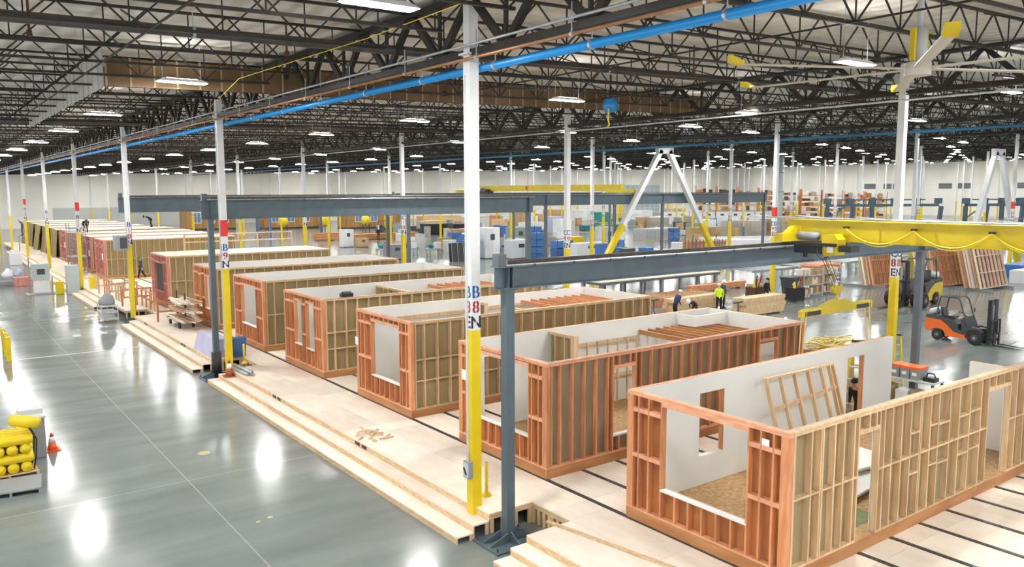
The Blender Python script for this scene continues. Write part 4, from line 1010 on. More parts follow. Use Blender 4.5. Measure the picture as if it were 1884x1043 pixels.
# yellow cable tangle on the carton pile behind the wall
rp = thing('rope_coil', (14.3, 0.6, 2.17), 'tangle of yellow rope on a tall crate behind the nearest module', 'rope')
rr = random.Random(4)
for q in range(14):
    c = (14.3 + rr.uniform(-0.75, 0.75), 0.6 + rr.uniform(-0.25, 0.25)); r_ = rr.uniform(0.2, 0.42); z = 2.25 + rr.uniform(0, 0.18)
    MB().tube([(c[0] + r_ * 1.3 * math.cos(a), c[1] + r_ * math.sin(a), z + 0.06 * math.sin(2 * a + q)) for a in [2 * PI * k / 12 for k in range(13)]], 0.022, 5).build('loop', 'strap_yellow', rp)
ct = MB().box(13.4, 0.25, 0.002, 15.2, 0.95, 2.16).build('tall_crate', 'carton', base=(14.3, 0.6, 0)); tag(ct, 'tall brown crate carrying the yellow rope', 'crate')

# ---- aisle side, left
def pallet(x, y, w, d, lab, m='lumber', rz=0.0, z=0.0):
    t = thing('pallet', (x, y, z), lab, 'pallet', rz=rz)
    for k in range(6): bx('deck_board', -w / 2, -d / 2 + (d - 0.1) * k / 5, 0.12, w / 2, -d / 2 + (d - 0.1) * k / 5 + 0.1, 0.142, m, t)
    for k in range(3): bx('stringer', -w / 2 + (w - 0.05) * k / 2, -d / 2, 0.022, -w / 2 + (w - 0.05) * k / 2 + 0.05, d / 2, 0.118, m, t)
    for k in range(3): bx('bottom_board', -w / 2, -d / 2 + (d - 0.1) * k / 2, 0.001, w / 2, -d / 2 + (d - 0.1) * k / 2 + 0.1, 0.021, m, t)
    return t
pallet(-7.95, 9.9, 1.3, 1.25, 'wooden pallet under the yellow floats', rz=0.06)
pl = pallet(-7.95, 8.45, 1.25, 1.1, 'grey topped pallet on the floor before the yellow floats', 'mid_grey', rz=-0.12)
tp = MB().box(-0.63, -0.56, 0, 0.63, 0.56, 0.015).build('pallet_sheet', 'mid_grey'); tp.location = (-7.95, 8.45, 0.143); tp.rotation_euler = (0, 0, -0.12); tag(tp, 'grey board lying on the low pallet', 'board')
for r in range(4):
    n_ = 4
    for q in range(n_):
        z = 0.15 + 0.235 * r + 0.12; alt = r % 2
        ft = thing('yellow_float', (-7.95, 9.9, z - 0.12), 'bright yellow ribbed float in the ' + ['lowest', 'second', 'third', 'top'][r] + ' layer on the pallet', 'float', 'yellow floats stacked on the pallet')
        if alt: a, b = (-8.52, 9.45 + q * 0.27, z), (-7.36 + 0.02 * q, 9.45 + q * 0.27, z)
        else: a, b = (-8.40 + q * 0.29, 9.34, z), (-8.40 + q * 0.29, 10.42, z)
        a, b = Vector(a), Vector(b); pts = []; rs = []
        for k in range(15):
            f_ = k / 14; pts.append(a + (b - a) * f_); rs.append(0.125 if k in (0, 14) else (0.135 if k % 2 else 0.120))
        MB().tube(pts, rs, 12).build('shell', 'yellow_paint', ft, True)
sp_ = thing('yellow_float', (-7.5, 9.5, 1.2), 'loose bright yellow float on top tipped outward', 'float', 'yellow floats stacked on the pallet')
MB().tube([Vector((-7.75, 9.85, 1.42)), Vector((-7.45, 9.6, 1.38)), Vector((-7.2, 9.45, 1.34))], [0.15, 0.16, 0.15], 12).build('shell', 'yellow_paint', sp_, True)
for k in range(2):
    stp = MB().tube([(-7.42 + 0.0 * k, 9.42 + 0.5 * k, 1.26), (-7.27, 9.42 + 0.5 * k, 0.95), (-7.30, 9.44 + 0.5 * k, 0.5), (-7.36, 9.46 + 0.5 * k, 0.17)], 0.02, 5).build('black_strap', 'rubber'); tag(stp, ['black strap over the yellow floats at the corner', 'black strap over the yellow floats near the grey cabinet'][k], 'strap')
gc = thing('control_cabinet', (-7.2, 11.2, 0), 'plain grey cabinet standing behind the yellow floats', 'cabinet')
MB().box(-7.50, 10.85, 0.02, -6.92, 11.65, 1.12).build('body', 'mid_grey', gc); MB().box(-7.53, 10.82, 1.12, -6.89, 11.68, 1.17).build('top', 'light_grey', gc); MB().box(-7.50, 11.2, 1.17, -6.92, 11.66, 1.30).build('raised_back', 'light_grey', gc)
def cone(x, y, z, h, lab, m='safety_orange'):
    t = thing('traffic_cone', (x, y, z), lab, 'cone')
    MB().box(x - 0.19 * h / 0.5, y - 0.19 * h / 0.5, z + 0.001, x + 0.19 * h / 0.5, y + 0.19 * h / 0.5, z + 0.03).build('foot', m, t)
    for a, b, mm in ((0.03, 0.5, m), (0.5, 0.8, 'paper'), (0.8, 1.0, m)):
        rad = lambda f_: (0.14 - 0.11 * f_) * h / 0.5
        MB().cyl((x, y, z + a * h), (x, y, z + b * h), rad(a), 14, rad(b)).build('collar' if mm == 'paper' else 'body', mm, t, True)
cone(-6.72, 11.42, 0, 0.5, 'orange and white traffic cone beside the grey cabinet')
cone(-0.22, 16.35, 0.31, 0.62, 'brownish traffic cone on the step before column B 9', 'cone_brown')
for x, y, r_, lab in ((-3.35, 8.6, 0.17, 'round worn yellow sticker on the aisle floor'), (-3.2, 31.5, 0.2, 'far round yellow sticker on the aisle floor'), (-3.75, 3.0, 0.05, 'tiny pale scrap on the aisle floor by the joint'), (-3.45, 3.1, 0.06, 'tiny brown scrap on the aisle floor by the joint')):
    o = MB().tube([(x, y, 0.0005), (x, y, 0.003)], r_, 20).build('floor_sticker', 'floor_mark', base=(x, y, 0)); tag(o, lab, 'sticker')
o = MB().box(-7.0, 26.4, 0.0005, -1.0, 26.52, 0.003).build('floor_line', 'tape_line', base=(-4, 26.4, 0)); tag(o, 'pale painted line across the aisle floor', 'line')
# metal tubes on the deck before B 9
for k, (x, y) in enumerate(((0.12, 15.25), (0.28, 15.25), (0.2, 15.28))):
    o = MB().tube([(x - 0.1, y + 1.5, PZ + 0.065 + 0.11 * (k == 2)), (x + 0.0, y - 0.1 * k, PZ + 0.065 + 0.11 * (k == 2))], 0.06, 12).build('steel_tube', 'galvanised', smooth=True); tag(o, 'short shiny steel tube lying on the plywood before column B 9', 'tube', 'steel tubes before column B 9')
# lavender crate and blue bin on the deck
lc = thing('covered_crate', (0.3, 20.2, PZ), 'lavender covered crate on the plywood beside column B 9', 'crate')
MB().prism([(-0.02, PZ + 0.002), (0.95, PZ + 0.002), (0.70, PZ + 0.75), (0.20, PZ + 0.75)], 'y', 19.3, 22.0).build('cover', 'lavender', lc); bx('batten', 0.15, 19.28, PZ + 0.7, 0.75, 19.3, PZ + 0.76, 'lavender', lc)
bb = MB().hexa([(0.75, 18.95, PZ + 0.002), (1.25, 18.95, PZ + 0.002), (1.25, 19.25, PZ + 0.002), (0.75, 19.25, PZ + 0.002)], [(0.7, 18.9, PZ + 0.8), (1.3, 18.9, PZ + 0.8), (1.3, 19.28, PZ + 0.8), (0.7, 19.28, PZ + 0.8)]).build('blue_bin', 'blue_plastic', base=(1, 19.1, PZ)); tag(bb, 'blue waste bin on the plywood behind column B 9', 'bin')
pb = MB().cyl((0.45, 18.75, PZ + 0.002), (0.45, 18.75, PZ + 0.5), 0.12, 12).build('red_canister', 'red_paint', base=(0.45, 18.75, PZ), smooth=True); tag(pb, 'red canister on the plywood beside the blue bin', 'canister')
# timber cart
tc = thing('lumber_cart', (1.2, 28.2, PZ), 'wheeled steel cart piled with boards before column B 9', 'cart')
MB().box(0.75, 27.5, PZ + 0.32, 1.6, 29.7, PZ + 0.4).build('bed', 'dark_grey', tc)
for (x, y) in ((0.85, 27.7), (1.5, 27.7), (0.85, 29.5), (1.5, 29.5)):
    MB().cyl((x - 0.04, y, PZ + 0.14), (x + 0.04, y, PZ + 0.14), 0.138, 14).build('wheel', 'rubber', tc); bx('fork', x - 0.03, y - 0.03, PZ + 0.15, x + 0.03, y + 0.03, PZ + 0.32, 'dark_grey', tc)
for y in (27.75, 29.3):
    bx('upright', 1.14, y, PZ + 0.4, 1.21, y + 0.07, PZ + 1.75, 'dark_grey', tc)
    for z in (0.75, 1.15): MB().bar((0.7, y + 0.035, PZ + z + 0.1), (1.65, y + 0.035, PZ + z + 0.1), 0.04, 0.04).build('arm', 'dark_grey', tc)
rr = random.Random(9)
for k in range(36):
    lv = k // 12; z = PZ + 0.42 + [0, 0.46, 0.86][lv] + 0.035 * (k % 12 // 3)
    L_ = rr.uniform(2.0, 3.4)
    o = MB().box(-0.07, -L_ / 2, 0, 0.07, L_ / 2, 0.03).build('board', rr.choice(['lumber', 'plywood'])); o.location = (0.72 + 0.16 * (k % 3) + (0.5 if k % 2 else 0), 28.0 + rr.uniform(-0.5, 0.3), z + 0.002); o.rotation_euler = (rr.uniform(-0.02, 0.02), 0, rr.uniform(-0.08, 0.08)); tag(o, 'pale loose board on the wheeled lumber cart', 'board', 'boards on the lumber cart')
# white tool cart with grey bags by B 10
wc = thing('tool_cart', (-0.9, 35.8, 0), 'pale tiered cart on the floor before column B 10', 'cart')
for z in (0.15, 0.5, 0.85): bx('tray', -1.4, 35.2, z, -0.55, 36.6, z + 0.06, 'light_grey', wc)
for (x, y) in ((-1.4, 35.2), (-0.6, 35.2), (-1.4, 36.55), (-0.6, 36.55)): bx('leg', x, y, 0.03, x + 0.05, y + 0.05, 0.9, 'light_grey', wc)
gb = MB().tube([(-1.0, 35.9, 0.91), (-1.0, 35.9, 1.1), (-0.95, 35.85, 1.35), (-1.0, 35.9, 1.55)], [0.42, 0.45, 0.32, 0.14], 9).build('grey_sack', 'mid_grey', smooth=True); tag(gb, 'slumped grey sack on the pale cart', 'sack')
# cabinets near B 11, scaffold tower, pallets, machines at left
ec = thing('electric_cabinet', (-0.6, 50.5, 0), 'tall pale grey cabinet standing beside column B 11', 'cabinet'); MB().box(-1.0, 50.2, 0.02, -0.25, 51.3, 2.05).build('body', 'cabinet_grey', ec); bx('door', -1.02, 50.25, 0.1, -1.0, 51.25, 1.98, 'cabinet_grey', ec)
kc = thing('control_stand', (-3.0, 52.0, 0), 'pale control cabinet on a steel stand in the aisle', 'control stand')
MB().box(-3.0, 51.8, 1.05, -1.9, 52.5, 2.15).build('body', 'cabinet_grey', kc); MB().box(-2.7, 51.79, 1.4, -2.2, 51.8, 1.8).build('screen', 'dark_grey', kc)
for x in (-3.2, -1.8): bx('leg', x, 52.0, 0.03, x + 0.08, 52.08, 2.6 if x < -3 else 1.2, 'mid_grey', kc)
bx('foot', -3.4, 51.4, 0.002, -1.2, 52.6, 0.05, 'mid_grey', kc)
bx('front_panel', -2.95, 51.95, 0.1, -1.95, 52.0, 1.0, 'paper', kc)
sc_ = thing('scaffold_tower', (1.0, 60.0, PZ), 'steel ladder tower before the pink framed modules', 'scaffold')
for (x, y) in ((0.7, 61), (1.9, 61), (0.7, 62.6), (1.9, 62.6)): bx('standard', x, y, PZ, x + 0.06, y + 0.06, PZ + 4.2, 'mid_grey', sc_)
for k in range(11): bx('rung', 0.7, 61.0, PZ + 0.35 * k + 0.2, 1.96, 61.05, PZ + 0.35 * k + 0.26, 'mid_grey', sc_); bx('rung', 0.7, 62.6, PZ + 0.35 * k + 0.2, 1.96, 62.65, PZ + 0.35 * k + 0.26, 'mid_grey', sc_)
for z in (1.4, 3.4): bx('platform_board', 0.7, 61.0, PZ + z, 1.96, 62.6, PZ + z + 0.06, 'light_grey', sc_)
dt = thing('debris_cart', (-4.0, 60.0, 0), 'low cart heaped with pale and purple wrap in the aisle', 'cart')
bx('deck', -5.2, 59.2, 0.5, -2.9, 60.6, 0.6, 'mid_grey', dt)
for (x, y) in ((-5.1, 59.3), (-3.05, 59.3), (-5.1, 60.45), (-3.05, 60.45)): bx('leg', x, y, 0.02, x + 0.1, y + 0.1, 1.0, 'mid_grey', dt)
bx('lower_deck', -5.2, 59.2, 0.15, -2.9, 60.6, 0.2, 'mid_grey', dt)
for k, (x, m, r_) in enumerate(((-4.75, 'wrap', 0.40), (-3.9, 'wrap', 0.40), (-3.2, 'lavender', 0.28))):
    o = MB().tube([(x, 59.9, 0.61), (x, 59.9, 0.8), (x + 0.1, 59.9, 1.1), (x, 59.9, 1.3)], [r_, r_ * 1.05, r_ * 0.7, r_ * 0.2], 9).build('wrap_bundle', m, smooth=True); tag(o, ['pale crumpled wrap bundle at the cart end', 'pale crumpled wrap bundle in the cart middle', 'purple wrap bundle on the aisle cart'][k], 'bundle')
o = MB().box(-3.6, 58.2, 0.02, -2.4, 59.0, 0.7).build('pink_bundle', 'lumber_pink', base=(-3, 58.6, 0)); tag(o, 'pinkish lumber bundle beside the aisle cart', 'bundle')
vac = thing('shop_machine', (-7.9, 74, 0), 'pale machine with yellow drum at the aisle edge far left', 'machine')
MB().box(-8.3, 71, 0.02, -6.6, 74, 1.6).build('body', 'light_grey', vac); MB().cyl((-7.3, 70.4, 0.02), (-7.3, 70.4, 1.5), 0.5, 14).build('drum', 'yellow_paint', vac, True); MB().tube([(-7.5, 73.5, 1.6), (-7.0, 73, 2.4), (-6.3, 73, 2.4), (-5.8, 73, 1.0)], 0.16, 8).build('duct', 'wrap', vac, True)
saw = thing('saw_stand', (-6.4, 50, 0), 'mitre saw with teal motor on a folding stand', 'saw')
bx('table', -7.0, 49.6, 0.95, -5.6, 50.2, 1.02, 'dark_grey', saw); MB().cyl((-6.0, 49.7, 1.25), (-6.0, 50.1, 1.25), 0.22, 12).build('motor', 'teal', saw, True); MB().cyl((-6.4, 49.88, 1.25), (-6.4, 49.92, 1.25), 0.26, 16).build('blade_guard', 'mid_grey', saw)
for x in (-6.9, -5.75):
    for y in (49.65, 50.15): MB().bar((x, y, 0.95), (x + (0.15 if x < -6 else -0.15), y, 0.06), 0.05).build('leg', 'light_grey', saw); MB().cyl((x + (0.15 if x < -6 else -0.15), y - 0.03, 0.08), (x + (0.15 if x < -6 else -0.15), y + 0.03, 0.08), 0.078, 10).build('wheel', 'rubber', saw)
for k, (x, y) in enumerate(((-1.45, 51.0), (0.45, 49.2))):
    o = MB().box(x - 0.25, y - 0.25, 0.02 if k == 0 else PZ, x + 0.25, y + 0.25, 0.9 if k == 0 else PZ + 0.8).build('yellow_tote', 'yellow_paint', base=(x, y, 0 if k == 0 else PZ)); tag(o, ['yellow tote stack at the foot of column B 11', 'yellow tote on the plywood behind column B 11'][k], 'tote')
for k, (x, y, l) in enumerate(((-1.6, 80, 'white tote far along the aisle edge'), (-3.6, 84, 'red jacketed barrel far along the aisle'), (-2.8, 90, 'dark cart far along the aisle'))):
    o = MB().box(x - 0.5, y - 0.6, 0.02, x + 0.5, y + 0.6, 1.2).cyl((x, y, 1.2), (x, y, 1.5), 0.3, 10).build('far_tote', ['wrap', 'cloth_red', 'dark_grey'][k], base=(x, y, 0)); tag(o, l, 'tote')
# air conditioner box beside B 10
acb = thing('wall_box', (-0.55, 33.6, 4.1), 'grey equipment box fixed beside column B 10', 'box'); MB().box(-0.85, 33.4, 4.1, -0.2, 33.9, 4.9).build('body', 'mid_grey', acb); bx('grille', -0.6, 33.38, 4.2, -0.25, 33.4, 4.8, 'dark_grey', acb); bx('bracket', -0.2, 33.6, 4.3, -0.13, 33.7, 4.7, 'mid_grey', acb)
# cable reel and strap under the roof
rl = thing('cable_reel', (12.0, 8.6, 10.3), 'blue cable reel with yellow tail under the roof joists', 'reel')
MB().cyl((12.0, 8.5, 10.45), (12.0, 8.75, 10.45), 0.28, 16).build('drum', 'pipe_blue', rl, True); MB().bar((12.0, 8.62, 10.45), (12.0, 8.62, 11.75), 0.05).build('hanger', 'truss', rl); MB().tube([(11.8, 8.5, 10.3), (11.78, 8.5, 9.9), (11.85, 8.5, 9.7), (11.76, 8.5, 9.65)], 0.03, 5).build('tail', 'cable_yellow', rl)
yr = MB().tube([(-0.6, -3.2, 10.9), (-1.6, 1.5, 10.4), (-2.3, 7.5, 10.2), (-1.2, 14.0, 10.05), (-0.25, 16.8, 9.95)], 0.009, 5).build('yellow_hose', 'cable_yellow'); tag(yr, 'thin yellow hose strung under the roof toward column B 9', 'hose')
# ------------------------------------------------------------------ people
def person(loc, rz, label, jacket, trousers, helmet=None, pose='stand', boots='cloth_black', hair='cloth_black', vest=None, scale=1.0):
    """a figure facing local +Y, grown as one surface from a jointed skeleton"""
    J = {}; E = []; kind = {}
    def j(n, p, r, par=None, k='jacket'):
        J[n] = (Vector(p), r); kind[n] = k
        if par: E.append((par, n))
    lean = {'bend': 1.15, 'lean': 0.5, 'walk': 0.08, 'stand': 0.04, 'reach': -0.05}[pose]
    pv = Vector((0, 0, 0.95 if pose != 'bend' else 0.88))
    def up(p):       # rotate the upper body forward about the hips
        p = Vector(p) - Vector((0, 0, 0.95)); c, s = math.cos(lean), math.sin(lean)
        return pv + Vector((p.x, p.y * c + p.z * s, -p.y * s + p.z * c))
    j('pelvis', pv, (0.15, 0.12), None, 'trousers'); j('spine', up((0, 0, 1.18)), (0.145, 0.115), 'pelvis'); j('chest', up((0, 0, 1.38)), (0.165, 0.125), 'spine')
    j('neck', up((0, 0.01, 1.52)), (0.06, 0.06), 'chest', 'skin')
    hl = Vector((0, 0.03, 0.10)) if pose != 'bend' else Vector((0, 0.10, 0.02))
    hd = J['neck'][0] + hl; j('head', hd, (0.088, 0.10), 'neck', 'skin'); j('crown', hd + hl.normalized() * 0.11, (0.07, 0.085), 'head', 'skin')
    fwd = Vector((0, 1, -0.15)) if pose != 'bend' else Vector((0, 0.4, -0.9)); fwd.normalize()
    j('nose', hd + fwd * 0.115 + hl.normalized() * 0.02, (0.016, 0.016), 'head', 'skin')
    for s, n in ((-1, 'l'), (1, 'r')):
        j('shoulder' + n, up((s * 0.20, 0, 1.42)), (0.075, 0.07), 'chest')
        if pose == 'bend': el, wr = up((s * 0.24, 0.05, 1.15)), up((s * 0.2, 0.28, 1.02))
        elif pose == 'lean': el, wr = up((s * 0.26, 0.02, 1.14)), up((s * 0.2, 0.24, 1.05))
        elif pose == 'reach': el, wr = up((s * 0.3, 0.18, 1.55)), up((s * 0.22, 0.35, 1.78))
        elif pose == 'walk': el, wr = up((s * 0.25, -s * 0.08, 1.14)), up((s * 0.24, s * 0.10 if s > 0 else 0.05, 0.90))
        else: el, wr = up((s * 0.26, 0.0, 1.14)), up((s * 0.24, 0.12, 0.92))
        j('elbow' + n, el, (0.052, 0.052), 'shoulder' + n); j('wrist' + n, wr, (0.034, 0.030), 'elbow' + n)
        d = (wr - el).normalized(); j('palm' + n, wr + d * 0.07, (0.040, 0.022), 'wrist' + n, 'skin')
        side = Vector((1, 0, 0)); pw = wr + d * 0.07
        for q, (o_, L) in enumerate(((-0.030, 0.062), (-0.010, 0.075), (0.010, 0.072), (0.030, 0.055))):
            b = pw + side * o_ + d * 0.035; j(f'f{n}{q}a', b, (0.009, 0.009), 'palm' + n, 'skin')
            j(f'f{n}{q}b', b + d * L * 0.6 + Vector((0, 0.012, -0.004)), (0.0085, 0.0085), f'f{n}{q}a', 'skin'); j(f'f{n}{q}c', b + d * L + Vector((0, 0.03, -0.008)), (0.007, 0.007), f'f{n}{q}b', 'skin')
        j(f't{n}a', wr + d * 0.045 - side * s * 0.045, (0.011, 0.011), 'palm' + n, 'skin'); j(f't{n}b', wr + d * 0.09 - side * s * 0.062 + Vector((0, 0.01, 0)), (0.008, 0.008), f't{n}a', 'skin')
        j('hip' + n, pv + Vector((s * 0.095, 0, -0.05)), (0.10, 0.10), 'pelvis', 'trousers')
        if pose == 'walk': kn, an, to = (s * 0.1, 0.12 if s > 0 else -0.06, 0.50), (s * 0.1, 0.22 if s > 0 else -0.33, 0.09 if s > 0 else 0.14), (s * 0.11, 0.42 if s > 0 else -0.17, 0.045)
        elif pose == 'bend': kn, an, to = (s * 0.14, 0.08, 0.47), (s * 0.15, -0.05, 0.09), (s * 0.16, 0.15, 0.045)
        else: kn, an, to = (s * 0.11, 0.03, 0.50), (s * 0.12, -0.01, 0.09), (s * 0.14, 0.18, 0.045)
        j('knee' + n, kn, (0.068, 0.068), 'hip' + n, 'trousers'); j('ankle' + n, an, (0.05, 0.05), 'knee' + n, 'trousers'); j('toe' + n, to, (0.045, 0.04), 'ankle' + n, 'boots')
        j('heel' + n, Vector(an) + Vector((0, -0.05, -0.045)), (0.04, 0.038), 'ankle' + n, 'boots')
    names = list(J); idx = {n: i for i, n in enumerate(names)}
    me = bpy.data.meshes.new('skeleton'); me.from_pydata([J[n][0] for n in names], [(idx[a], idx[b]) for a, b in E], [])
    tmp = bpy.data.objects.new('skeleton', me); COL.objects.link(tmp)
    tmp.modifiers.new('Skin', 'SKIN'); ss = tmp.modifiers.new('Sub', 'SUBSURF'); ss.levels = 1; ss.render_levels = 1
    sv = me.skin_vertices[0].data
    for n in names: sv[idx[n]].radius = J[n][1]; sv[idx[n]].use_root = (n == 'pelvis')
    dg = bpy.context.evaluated_depsgraph_get(); dg.update()
    body = bpy.data.meshes.new_from_object(tmp.evaluated_get(dg))
    bpy.data.objects.remove(tmp); bpy.data.meshes.remove(me)
    for k in ('skin', jacket, trousers, boots, vest or jacket): body.materials.append(MATS[k])
    slot = {'skin': 0, 'jacket': 1, 'trousers': 2, 'boots': 3}
    segs = [(J[a][0], J[b][0], kind[b], a, b) for a, b in E]
    for p in body.polygons:
        c = p.center; best = None
        for a, b, k, na, nb in segs:
            d = b - a; t = max(0, min(1, (c - a).dot(d) / max(d.length_squared, 1e-9))); ds = (c - a - d * t).length
            if best is None or ds < best[0]: best = (ds, k, na, nb, t)
        k = best[1]
        if best[2] == 'pelvis' and best[3] == 'spine': k = 'jacket' if best[4] > 0.15 else 'trousers'
        if best[2] == 'chest' and best[3] == 'neck': k = 'jacket' if best[4] < 0.75 else 'skin'
        p.material_index = slot[k]; p.use_smooth = True
        if vest and k == 'jacket' and best[3] in ('spine', 'chest', 'neck', 'shoulderl', 'shoulderr'): p.material_index = 4
    t = thing('person', loc, label, 'person', rz=rz); t.scale = (scale,) * 3
    bo = bpy.data.objects.new('body', body); link(bo, t)
    fw = fwd; upv = hl.normalized()
    for s in (-1, 1):
        e = hd + fw * 0.088 + Vector((s * 0.032, 0, 0)) + upv * 0.045
        MB().cyl(e, e + fw * 0.012, 0.011, 6).build('eye', 'cloth_black', t)
    mo_ = hd + fw * 0.09 - upv * 0.035; MB().bar(mo_ - Vector((0.022, 0, 0)), mo_ + Vector((0.022, 0, 0)), 0.012, 0.008).build('mouth', 'cloth_red', t)
    m = MB(); c = hd + upv * 0.075 - fw * 0.005
    rings = [(0.0, 0.118), (0.05, 0.112), (0.09, 0.085), (0.115, 0.04)]
    pts = [c + upv * a for a, _ in rings]; m.tube(pts, [b for _, b in rings], 12)
    if helmet:
        m.tube([c + fw * 0.05, c + fw * 0.05 + upv * 0.014], [0.15, 0.14], 12); m.build('hard_hat', helmet, t, True)
    else: m.build('hair', hair, t, True)
    return t
person((4.5, 53.4, PZ + 0.001), PI * 0.62, 'walking person in grey jacket, dark trousers and green hard hat before the long brown wall', 'cloth_grey', 'cloth_black', 'helmet_green', 'walk', boots='hi_vis')
person((24.5, 16.5, 0), -PI / 2 - 0.3, 'person in navy jacket and white hard hat leaning over timber beside the grey runway post', 'cloth_navy', 'cloth_black', 'helmet_white', 'lean')
person((25.6, 16.0, 0), PI * 0.55, 'person in brown jacket bending low over the red timber', 'cloth_brown', 'cloth_grey', 'helmet_white', 'bend')
person((28.4, 16.6, 0), -0.64, 'person seen from behind in bright yellow-green high-visibility jacket', 'hi_vis', 'cloth_black', 'helmet_white', 'stand', vest='hi_vis')
person((30.2, 17.8, 0), PI, 'person in grey jacket and white hard hat behind the high-visibility jacket', 'cloth_grey', 'cloth_black', 'helmet_white', 'stand')
person((33.3, 16.9, 0), PI, 'person in black clothes beside the yellow foot of column D 9', 'cloth_black', 'cloth_black', None, 'stand')
person((13.0, -1.3, 0), PI / 2, 'person in black behind the doorway of the nearest module back wall', 'cloth_black', 'cloth_black', None, 'lean')
person((46.0, 94.6, 0), PI, 'far person in black with white hard hat beside the brown lumber stack', 'cloth_black', 'cloth_black', 'helmet_white', 'stand')
person((47.8, 94.4, 0), PI, 'far person in dark teal with white hard hat beside the brown lumber stack', 'teal', 'cloth_black', 'helmet_white', 'stand')
person((90.3, 84.9, 0), PI / 2, 'far lone person in dark clothes walking before the bright doorway', 'cloth_black', 'cloth_black', None, 'walk')
person((2.95, 67.7, 3.53), PI, 'person in black working on the roof of the pink modules behind column B 11', 'cloth_black', 'cloth_black', 'cloth_grey', 'bend')
person((10.6, 77.0, 3.53), PI / 2, 'person in black bending on the far module roofs right of column B 10', 'cloth_black', 'cloth_black', 'cloth_black', 'bend')
person((0.5, 95.0, 2.2), PI / 2, 'far person in grey reaching up from a stand beside column B 14', 'cloth_grey', 'cloth_grey', 'helmet_white', 'reach')
lt = thing('work_stand', (0.5, 95, PZ), 'small steel work stand under the reaching person', 'stand')
bx('top', 0.1, 94.6, 2.12, 0.9, 95.4, 2.195, 'mid_grey', lt)
for (x, y) in ((0.1, 94.6), (0.85, 94.6), (0.1, 95.35), (0.85, 95.35)): bx('leg', x, y, PZ, x + 0.05, y + 0.05, 2.12, 'mid_grey', lt)
# ------------------------------------------------------------------ work tables, stock and machines across the hall
def lumber_stack(x, y, L, w, h, m, lab, rz=0.0, n=None, z=0.0):
    t = thing('lumber_stack', (x, y, z), lab, 'lumber', rz=rz)
    bh = 0.20; rows = max(1, int(h / bh)); cols = max(2, int(w / 0.5))
    for q in (0.1, 0.5, 0.9): bx('bearer', -L / 2 + L * q - 0.05, -w / 2, 0.001, -L / 2 + L * q + 0.05, w / 2, 0.09, 'lumber', t)
    for r in range(rows):
        for c in range(cols):
            d = 0.04 * ((r * 7 + c * 3) % 5 - 2)
            bx('timber', -L / 2 + d, -w / 2 + w / cols * c + 0.004, 0.09 + bh * r + 0.003, L / 2 + d, -w / 2 + w / cols * (c + 1) - 0.004, 0.09 + bh * (r + 1), m, t)
    return t
# framing work area in front of the camera-side aisle
lumber_stack(30.2, 15.1, 3.7, 0.9, 1.1, 'lumber', 'neat pack of pale studs on the concrete before the workers', rz=0.0)
lumber_stack(22.4, 14.4, 3.6, 0.5, 0.85, 'lumber_red', 'red beams stacked where the bent worker leans', rz=0.12)
lumber_stack(28.2, 18.4, 4.6, 0.7, 0.8, 'lumber', 'low pack of pale timber between the workers and the floor frame', rz=0.03)
wt = thing('framing_table', (31, 26, 0), 'long steel framing table with plywood top beyond the runway beam', 'table')
bx('top', 28.0, 26.4, 0.95, 40.5, 28.6, 1.03, 'plywood', wt); bx('frame', 28.0, 26.4, 0.78, 40.5, 28.6, 0.948, 'steel_grey', wt)
for k in range(7):
    for y in (26.5, 28.3): bx('leg', 28.1 + 2.0 * k, y, 0.002, 28.3 + 2.0 * k, y + 0.2, 0.78, 'mid_grey', wt)
lf = thing('floor_cassette', (29.6, 21.2, 0), 'low reddish timber floor frame lying on the concrete', 'floor frame')
for y in (20.6, 22.9): bx('long_joist', 26.0, y, 0.02, 33.2, y + 0.06, 0.5, 'lumber_red', lf)
for k in range(10): bx('cross_joist', 26.0 + 0.79 * k, 20.662, 0.02, 26.06 + 0.79 * k, 22.898, 0.48, 'lumber', lf)
lumber_stack(37.5, 24.2, 6.0, 0.5, 0.6, 'lumber_red', 'reddish beams lying along the long framing table', rz=0.0, z=0.0)
for k in range(4):
    x = 43.0 + 6.5 * k
    rt = thing('roller_table', (x, 26.5 + 0.2 * k, 0), ['first', 'second', 'third', 'fourth'][k] + ' grey-green steel roller table right of the framing table', 'table', 'steel roller tables')
    for y in (25.2, 27.4): bx('side_rail', x, y, 0.8, x + 5.8, y + 0.12, 0.98, 'machine_green', rt)
    for q in range(12): MB().cyl((x + 0.3 + 0.47 * q, 25.32, 0.92), (x + 0.3 + 0.47 * q, 27.4, 0.92), 0.05, 6).build('roller', 'galvanised', rt)
    for q in (0.3, 5.3):
        for y in (25.2, 27.4): bx('leg', x + q, y, 0.002, x + q + 0.14, y + 0.12, 0.8, 'machine_green', rt)
def trestle(x, y, lab):
    t = thing('trestle', (x, y, 0), lab, 'trestle', 'folding trestles in the framing area')
    bx('head', x - 0.4, y - 0.04, 0.92, x + 0.4, y + 0.04, 1.0, 'frame_blue', t); bx('stem', x - 0.03, y - 0.03, 0.35, x + 0.03, y + 0.03, 0.92, 'frame_blue', t)
    for a in (0.5, 2.6, 4.7): MB().bar((x, y, 0.4), (x + 0.35 * math.cos(a), y + 0.35 * math.sin(a), 0.02), 0.03).build('leg', 'frame_blue', t)
trestle(24.6, 18.2, 'tripod roller stand left of the worker in navy'); trestle(27.6, 14.6, 'tripod roller stand before the neat pack of studs'); trestle(31.6, 18.8, 'tripod roller stand beside the high-visibility jacket')
tn = thing('wheelie_bin', (37.9, 18.4, 0), 'dark green-grey wheeled bin beside the steel rack', 'bin')
